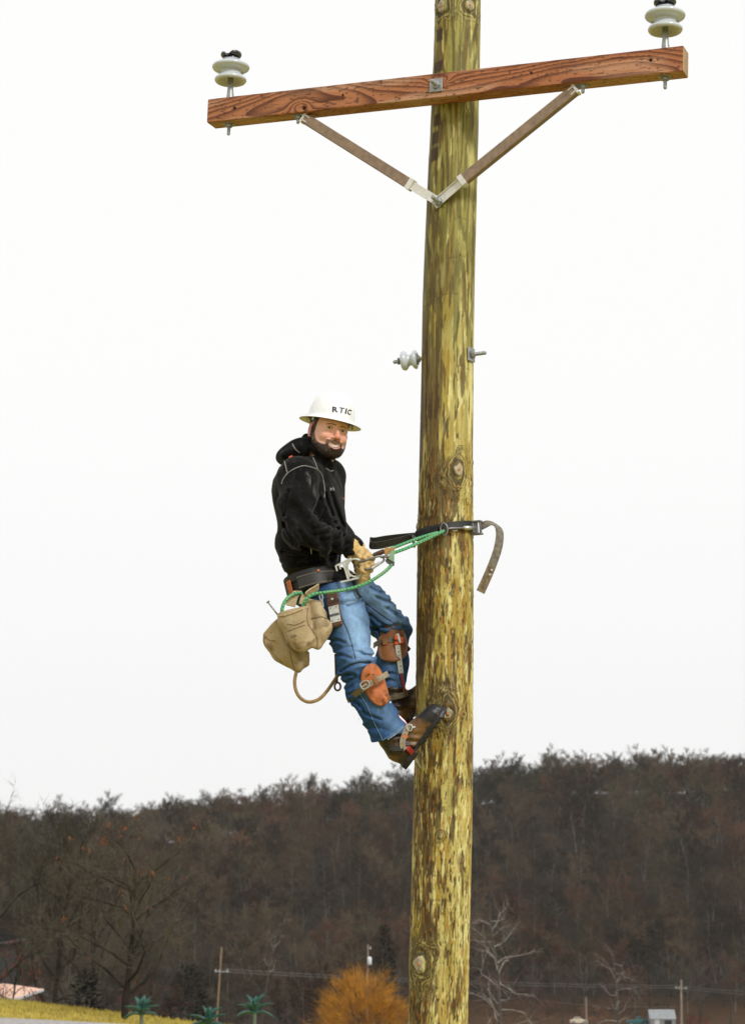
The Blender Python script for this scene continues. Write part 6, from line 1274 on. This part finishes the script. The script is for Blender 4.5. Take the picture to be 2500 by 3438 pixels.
ob = obj('bag_body', v1, f1_, canvas, PO1, cols=c1); b1S = Surf(v1, f1_)
YC = 8.80
def pouch2(p):
    q_ = p.copy(); q_[:, 1] = YC + (p[:, 1] - YC) * 1.3; d = chain(q_, [P(912, 2090, YC), P(935, 2140, YC), P(965, 2190, YC), P(1000, 2222, YC)], [.056, .058, .058, .042], .02); d = smin(d, chain(q_, [P(990, 2195, YC), P(1018, 2208, YC)], [.04, .030], .02), .012)
    d = d - .005 * np.sin(((p - P(950, 2150, YC)) @ np.array((.8, .3, .5))) * 90 + 5 * vnoise(p * 15, 14)) - .008 * (fbm(p * 18, 3, 19) - .5); inner = chain(q_, [P(908, 2076, YC), P(933, 2137, YC), P(955, 2170, YC)], [.045, .046, .040], .02)
    return smax(np.maximum(d, half(p, (872, 2128), (940, 2060))), -inner, .004)
v2, f2_, c2, PO2 = pouch(pouch2, np.array((P(855, 0, YC)[0], YC - .09, P(0, 2275, YC)[2])), np.array((P(1050, 0, YC)[0], YC + .09, P(0, 2035, YC)[2])), 'second tan canvas pouch gaping open behind the stamped one')
obj('bag_body', v2, f2_, canvas, PO2, cols=c2); b2S = Surf(v2, f2_)
ink = mat('black_ink', (.03, .025, .02), .9)
def z3p(x, y): return (860 + .3396 * x, 1860 + .3396 * y)
text_on(b1S, 'ENLJN INDUSTRIES IN', z3p(318, 772), z3p(482, 712), 5.4, ink, PO1, 'stamp', extr=0); text_on(b1S, '25A', z3p(346, 832), z3p(402, 818), 9.0, ink, PO1, 'stamp')
rim = []
for (a, b) in z3([(203, 592), (230, 603), (290, 597), (370, 570), (440, 540), (500, 522)]):
    r_0 = b1S.at(a, b + 3, .002); 
    if r_0: rim.append(r_0[0])
if len(rim) > 2: mb = MB(); mb.tube(spline(np.array(rim), 5), .0042, 8); mb.build('rolled_rim', mat('canvas_hem', (.40, .30, .17), .95, var=.3, scale=80), PO1)
for pts_ in (z3([(510, 530), (500, 620), (515, 700), (560, 760), (600, 830), (605, 900), (580, 945)]), z3([(310, 690), (390, 700), (480, 660)]), z3([(300, 800), (330, 900), (400, 960), (490, 972)]), z3([(545, 640), (640, 620), (690, 640)])):
    pt = b1S.line(pts_, .0006)
    if len(pt) > 3: mb = MB(); mb.tube(pt, .0022, 6); mb.build('seam', mat('canvas_seam', (.20, .145, .08), .95, var=.3, scale=80), PO1)
for pts_ in (z3([(330, 960), (350, 1050), (375, 1140)]), z3([(60, 800), (130, 850), (190, 860)]), z3([(110, 880), (180, 1000), (260, 1080)])):
    pt = b2S.line(pts_, .0006)
    if len(pt) > 3: mb = MB(); mb.tube(pt, .0020, 6); mb.build('seam', mat('canvas_seam', (.20, .145, .08), .95), PO2)
mb = MB(); mb.ribbon(spline(np.array([P(*q_) for q_ in [(1070, 1970, 8.752), (1050, 1982, 8.735), (1034, 1992, 8.722), (1022, 2008, 8.72), (1016, 2030, 8.72)]]), 5), np.array((.6, 0, .8)), .016, .005); mb.ribbon(spline(np.array([P(*q_) for q_ in [(1000, 1985, 8.77), (985, 2005, 8.745), (975, 2035, 8.735)]]), 5), np.array((.8, 0, .3)), .020, .005); mb.build('hanger_strap', mat('canvas_strap', (.43, .33, .19), .95, var=.3, scale=80), PO1)
# odds and ends hanging from the belt
bo = thing('long_bolt', P(920, 2045, 8.74), 'thin steel bolt sticking out of the pouch at the upper left', 'bolt'); a, b_ = P(901, 2023, 8.74), P(938, 2072, 8.745); mb = MB(); mb.tube(np.array([a, b_]), .0034, 8); mb.build('shank', gun, bo); mb = MB(); hexnut(mb, a, a - b_, .0075, .006); mb.build('head', gun, bo)
mb = MB(); mb.tube(spline(np.array([P(*q_) for q_ in [(1003, 2225, 8.80), (996, 2250, 8.795), (989, 2290, 8.79), (996, 2325, 8.785), (1014, 2348, 8.785), (1040, 2357, 8.785), (1071, 2347, 8.79), (1096, 2322, 8.80), (1122, 2285, 8.82), (1142, 2254, 8.85), (1150, 2235, 8.88)]]), 7), .0072, 12); o = mb.build('hose_loop', mat('tan_hose', (.27, .165, .055), .6, var=.4, scale=45, bump=.0006, bscale=150), smooth=True); tag(o, 'tan tubular hand-line loop hanging below the pouches', 'rope')
EB2 = thing('eye_bar', P(1131, 2260, 8.90), 'dark steel bar with an eye hanging behind the thigh', 'tool'); mb = MB(); a, b_ = P(1127, 2195, 8.9), P(1130, 2292, 8.9); mb.box((a + b_) / 2, (b_ - a) / 2, np.array((.0065, 0, 0)), np.array((0, .004, 0)), .002); mb.build('bar', leather_dk, EB2); mb = MB(); mb.tube(ring(P(1133, 2305, 8.9), np.array((.0125, 0, 0)), np.array((0, 0, .0165)), 24), .0042, 8, closed=True); mb.build('eye', leather_dk, EB2)
# plier holster
HS = thing('tool_holster', P(1128, 2105, 8.76), 'brown leather tool holster with riveted steel plate on the thigh', 'holster'); a = P(1112, 1985, 8.752); b_ = P(1131, 2104, 8.712); ax_ = unit(b_ - a); n_ = unit(np.array((-.25, -1, .12)) - ax_ * (np.array((-.25, -1, .12)) @ ax_)); w_ = np.cross(ax_, n_)
mb = MB(); mb.box((a + b_) / 2, (b_ - a) / 2, w_ * .026, n_ * .0065, .005); mb.build('sheath', leather_dk, HS)
pc_ = a + (b_ - a) * .66 + n_ * .0075; mb = MB(); mb.box(pc_, ax_ * .037, w_ * .0215, n_ * .0015, .001); PLt = mb.build('steel_plate', alu, HS)
mb = MB(); mb.box(pc_ + n_ * .0022 + ax_ * .004, ax_ * .005, w_ * .0205, n_ * .001); mb.build('slot', blk_steel, PLt)
for (u, s_) in ((-.029, -.013), (-.029, .013), (.029, -.013), (.029, .013)): mb = MB(); mb.lathe(pc_ + ax_ * u + w_ * s_ + n_ * .001, n_, [(.0032, 0), (.003, .0012), (.001, .002)], 10); mb.build('rivet', blk_steel, PLt)
q_ = a + ax_ * .038 + n_ * .0065; mb = MB(); mb.lathe(q_, n_, [(.0058, 0), (.005, .002), (.0028, .0025)], 14); mb.build('snap', steel, HS)
SN = thing('snap_hook', P(1080, 2010, 8.73), 'small silver snap hook between the pouch and the holster', 'snap hook'); mb = MB(); mb.tube(spline(np.array([P(*q_) for q_ in [(1074, 1998, 8.725), (1079, 1996, 8.722), (1083, 2002, 8.72), (1082, 2016, 8.72), (1085, 2032, 8.72), (1082, 2044, 8.72), (1076, 2038, 8.72), (1077, 2020, 8.722), (1073, 2005, 8.725)]]), 5, closed=True), .0026, 7, closed=True); mb.build('hook', steel, SN); mb = MB(); mb.lathe(P(1080, 2014, 8.72), (0.1, 0, -1), [(.003, 0), (.0048, .002), (.0048, .014), (.003, .016)], 10); mb.build('swivel', steel, SN)
mb = MB(); mb.ribbon(spline(np.array([P(*q_) for q_ in [(1183, 1945, 8.80), (1190, 1965, 8.785), (1200, 1990, 8.775), (1211, 2008, 8.775)]]), 5), np.array((.9, 0, .35)), .006, .005); o = mb.build('belt_tail', leather_b); tag(o, 'black strap end hanging at the crotch below the ring plate', 'strap')
# ================================================================== climbers: leg irons with leather pads
def pad(A, B, R, n0, s0, s1, prof, m, name, parent, label=None, thick=.006, nphi=21, ns=30):
    u = unit(B - A); n0 = unit(n0 - u * (n0 @ u)); t0 = np.cross(u, n0); V = []
    for lay in (0, 1):
        for i in range(ns):
            s = s0 + (s1 - s0) * i / (ns - 1); k = i / (ns - 1)
            for j in range(nphi):
                lo_, hi_ = prof(k); ph = lo_ + (hi_ - lo_) * j / (nphi - 1); edge = min(j, nphi - 1 - j, i, ns - 1 - i); r = R + (thick * (1 if edge > 0 else .75) if lay else 0) + .0015 * math.sin(k * 9 + ph * 4); V.append(A + u * s + r * (math.cos(ph) * n0 + math.sin(ph) * t0))
    N = ns * nphi; F = []
    for i in range(ns - 1):
        for j in range(nphi - 1):
            a = i * nphi + j; F.append((a, a + nphi, a + nphi + 1, a + 1)); F.append((N + a, N + a + 1, N + a + nphi + 1, N + a + nphi))
    brd = [j for j in range(nphi)] + [i * nphi + nphi - 1 for i in range(1, ns)] + [(ns - 1) * nphi + j for j in range(nphi - 2, -1, -1)] + [i * nphi for i in range(ns - 2, 0, -1)]
    for i in range(len(brd)):
        a, b = brd[i], brd[(i + 1) % len(brd)]; F.append((a, b, N + b, N + a))
    o = obj(name, np.array(V), F, m, parent, label=label)
    pts_ = np.array(V)[N:]; c = pts_.mean(0); mb = MB(); b2 = []                     # stitch line inside the edge
    for i in range(len(brd)):
        I, J = divmod(brd[i], nphi); I = min(max(I, 2), ns - 3); J = min(max(J, 2), nphi - 3); b2.append(pts_[I * nphi + J] + unit(pts_[I * nphi + J] - (A + u * ((pts_[I * nphi + J] - A) @ u))) * .0006)
    b2 = np.array(b2); L_ = np.concatenate([[0], np.cumsum(np.linalg.norm(np.diff(b2, axis=0), axis=1))]); ok = np.concatenate([[True], np.diff(L_) > 1e-5]); q = np.arange(0, L_[-1], .003); b3 = np.stack([np.interp(q, L_[ok], b2[ok][:, k]) for k in range(3)], 1)
    for i in range(0, len(b3) - 1, 2): mb.tube(b3[i:i + 2], .0009, 4)
    so_ = mb.build('stitching', thread, o); so_['kind'] = 'stuff'; return o
un = unit(AN_ - KN_); CL1 = thing('leg_iron', AN_, 'near leg iron: orange leather shin pad strapped over the jeans, red shank at the boot', 'climbing iron', 'pair of leg irons'); 
gsh = lambda k, e=3.0: max(0.02, 1 - abs(2 * k - 1) ** e) ** .5; nearprof = lambda k: (-.66 * gsh(k) * (1 - .30 * k) + .12 * k, .70 * gsh(k, 2.6) * (1 - .25 * k) + .16 * k)
pad(KN_, AN_, .0865, np.array((.50, -.88, 0.05)), .030, .208, nearprof, leather_o, 'shin_pad', CL1, 'orange-brown leather shin pad')
def strap(pts, wdir, half_, m, parent, name='strap', th_=.0035, holes=None):
    p_ = spline(np.array([P(*q_) for q_ in pts]), 6); mb = MB(); mb.ribbon(p_, wdir, half_, th_); o = mb.build(name, m, parent)
    if holes:
        T = unit(np.gradient(p_, axis=0)); W_ = unit(np.asarray(wdir) - T * (T @ np.asarray(wdir))[:, None]); N_ = np.cross(T, W_); N_ = np.where((N_[:, 1:2] > 0), -N_, N_)
        for k in range(holes[0], holes[1], holes[2]): mb = MB(); mb.lathe(p_[k] + N_[k] * (th_ / 2 - .0002), N_[k], [(.0022, 0), (.002, .0006)], 8); mb.build('hole', blk_steel, o)
    return o
strap([(1168, 2350, 8.83), (1174, 2344, 8.775), (1192, 2330, 8.705), (1220, 2310, 8.664), (1250, 2291, 8.652), (1275, 2277, 8.656), (1302, 2261, 8.675)], un, .0115, strap_p, CL1, holes=(8, 34, 3))
strap([(1166, 2352, 8.83), (1173, 2346, 8.770), (1191, 2332, 8.700), (1214, 2316, 8.664)], un, .0122, strap_g, CL1)
mb = MB(); fr_ = [P(1210, 2296, 8.650), P(1230, 2284, 8.647), P(1240, 2300, 8.647), P(1220, 2314, 8.650)]; mb.tube(spline(np.array(fr_), 5, closed=True), .0026, 7, closed=True); mb.tube(np.array([P(1212, 2306, 8.648), P(1232, 2297, 8.645)]), .0018, 6); mb.build('buckle', steel, CL1)
for (a_, b_) in (((1250, 2262), (1268, 2300)), ((1226, 2273), (1240, 2263))):
    mb = MB(); A_ = P(*a_, 8.649); B_ = P(*b_, 8.648); mb.ribbon(np.array([A_, (A_ + B_) / 2 + np.array((0, -.004, 0)), B_]), np.array((.8, 0, .5)), .0075, .004); mb.build('keeper_loop', leather_br, CL1)
strap([(1295, 2330, 8.675), (1303, 2338, 8.668), (1306, 2350, 8.668)], np.array((.7, 0, .6)), .007, leather_br, CL1, 'keeper_loop', .005)
c = P(1309, 2359, 8.672); mb = MB(); mb.lathe(c, (0, -1, 0), [(.0042, -.002), (.0042, .001), (.002, .002)], 10); mb.build('rivet', steel, CL1)
mb = MB(); mb.tube(spline(np.array([P(*q_) for q_ in [(1318, 2388, 8.885), (1340, 2408, 8.885), (1362, 2432, 8.885), (1378, 2470, 8.88), (1385, 2510, 8.87), (1392, 2545, 8.85)]]), 6), .0075, 8); mb.build('shank', red_p, CL1)
mb = MB(); mb.ribbon(spline(np.array([P(*q_) for q_ in [(1392, 2545, 8.87), (1392, 2543, 8.83), (1386, 2532, 8.765), (1376, 2518, 8.744), (1364, 2508, 8.742)]]), 5), np.array((.588, 0, .81)), .010, .006); mb.build('stirrup', red_p, CL1)
strap([(1373, 2432, 8.765), (1366, 2446, 8.748), (1358, 2466, 8.738), (1351, 2488, 8.736), (1352, 2506, 8.738), (1360, 2516, 8.74)], np.array((.9, 0, .1)), .0115, strap_p, CL1, 'ankle_strap', .004, (8, 26, 4)); strap([(1350, 2470, 8.735), (1368, 2474, 8.738)], np.array((0, 0, 1.)), .0055, leather_o, CL1, 'keeper_loop', .006)
strap([(1300, 2508, 8.79), (1310, 2511, 8.752), (1330, 2514, 8.742), (1354, 2512, 8.738)], np.array((.1, 0, 1.)), .0095, leather_w, CL1, 'heel_strap')
mb = MB(); fr_ = [P(1369, 2432, 8.742), P(1383, 2436, 8.742), P(1378, 2454, 8.738), P(1366, 2449, 8.738)]; mb.tube(spline(np.array(fr_), 4, closed=True), .0022, 6, closed=True); mb.box(P(1389, 2441, 8.742), np.array((.006, 0, .001)), np.array((0, .002, 0)), np.array((0, 0, .004))); mb.build('buckle', steel, CL1)
mb = MB(); mb.lathe(P(1390, 2540, 8.872), P(1420, 2590, 8.92) - P(1390, 2540, 8.872), [(.008, 0), (.007, .02), (.001, .07)], 10); mb.build('gaff', steel, CL1)
uf = unit(AF - KF); CL2 = thing('leg_iron', AF, 'far leg iron: dark brown leather knee pad with silver sleeve and red shank', 'climbing iron', 'pair of leg irons')
farprof = lambda k: (-.98 * gsh(k, 2.4) * (.80 + .2 * k), .85 * gsh(k, 3.5))
pad(KF, AF, .0785, np.array((-.02, -1, 0)), .004, .178, farprof, leather_br, 'knee_pad', CL2, 'stained brown leather knee pad')
strap([(1254, 2168, 9.17), (1262, 2162, 9.135), (1285, 2153, 9.105), (1312, 2148, 9.10), (1338, 2151, 9.112), (1356, 2160, 9.15), (1362, 2168, 9.20)], uf, .0115, strap_g, CL2)
strap([(1292, 2144, 9.096), (1293, 2164, 9.096)], np.array((1., 0, 0)), .010, leather_br, CL2, 'keeper_loop', .007)
plate([(1352, 2172), (1370, 2168), (1379, 2178), (1372, 2187), (1353, 2189)], 9.16, .004, leather_b, 'strap_tip', CL2)
mb = MB(); a = P(1334, 2165, 9.088); b_ = P(1346, 2262, 9.095); ax_ = unit(b_ - a); mb.box((a + b_) / 2, (b_ - a) / 2, unit(np.cross(ax_, (0, 1, 0))) * .0115, np.array((0, .006, 0)), .002); SLV = mb.build('shank_sleeve', steel, CL2)
for k in range(7): q_ = a + (b_ - a) * (.12 + .125 * k) + np.array((.002, -.0062, 0)); mb = MB(); mb.lathe(q_, (0, -1, 0), [(.0034 if k % 2 else .0022, 0), (.002, .0006)], 10); mb.build('hole', blk_steel, SLV)
for (px, py, h_) in ((1330, 2140, .012), (1331, 2160, .008), (1349, 2150, .014)): mb = MB(); mb.box(P(px, py, 9.084), np.array((.0075, 0, 0)), np.array((0, .006, 0)), np.array((0, 0, h_)), .003); mb.build('clip', orange_pl, CL2)
mb = MB(); a = P(1333, 2127, 9.083); b_ = P(1345, 2160, 9.083); mb.box((a + b_) / 2, (b_ - a) / 2, np.array((.0065, 0, .002)), np.array((0, .004, 0)), .002); mb.build('sleeve_head', steel, CL2)
mb = MB(); mb.tube(spline(np.array([P(*q_) for q_ in [(1346, 2258, 9.098), (1349, 2285, 9.098), (1356, 2318, 9.10), (1364, 2350, 9.105), (1369, 2385, 9.11), (1376, 2420, 9.12)]]), 6), .0088, 10); mb.build('shank', red_p, CL2, smooth=True)
strap([(1306, 2347, 9.10), (1314, 2343, 9.065), (1340, 2336, 9.055), (1364, 2329, 9.065), (1375, 2328, 9.10), (1376, 2330, 9.16)], np.array((0, 0, 1.)), .0115, strap_g, CL2)
plate(z4([(800, 490), (860, 480), (872, 560), (820, 565), (830, 525)]), 9.090, .006, leather_br, 'star_loop', CL2)
mb = MB(); mb.tube(ring(P(1356, 2230, 9.12), np.array((.007, 0, 0)), np.array((0, 0, .013)), 18), .003, 6, closed=True); mb.build('ring', leather_br, CL2)
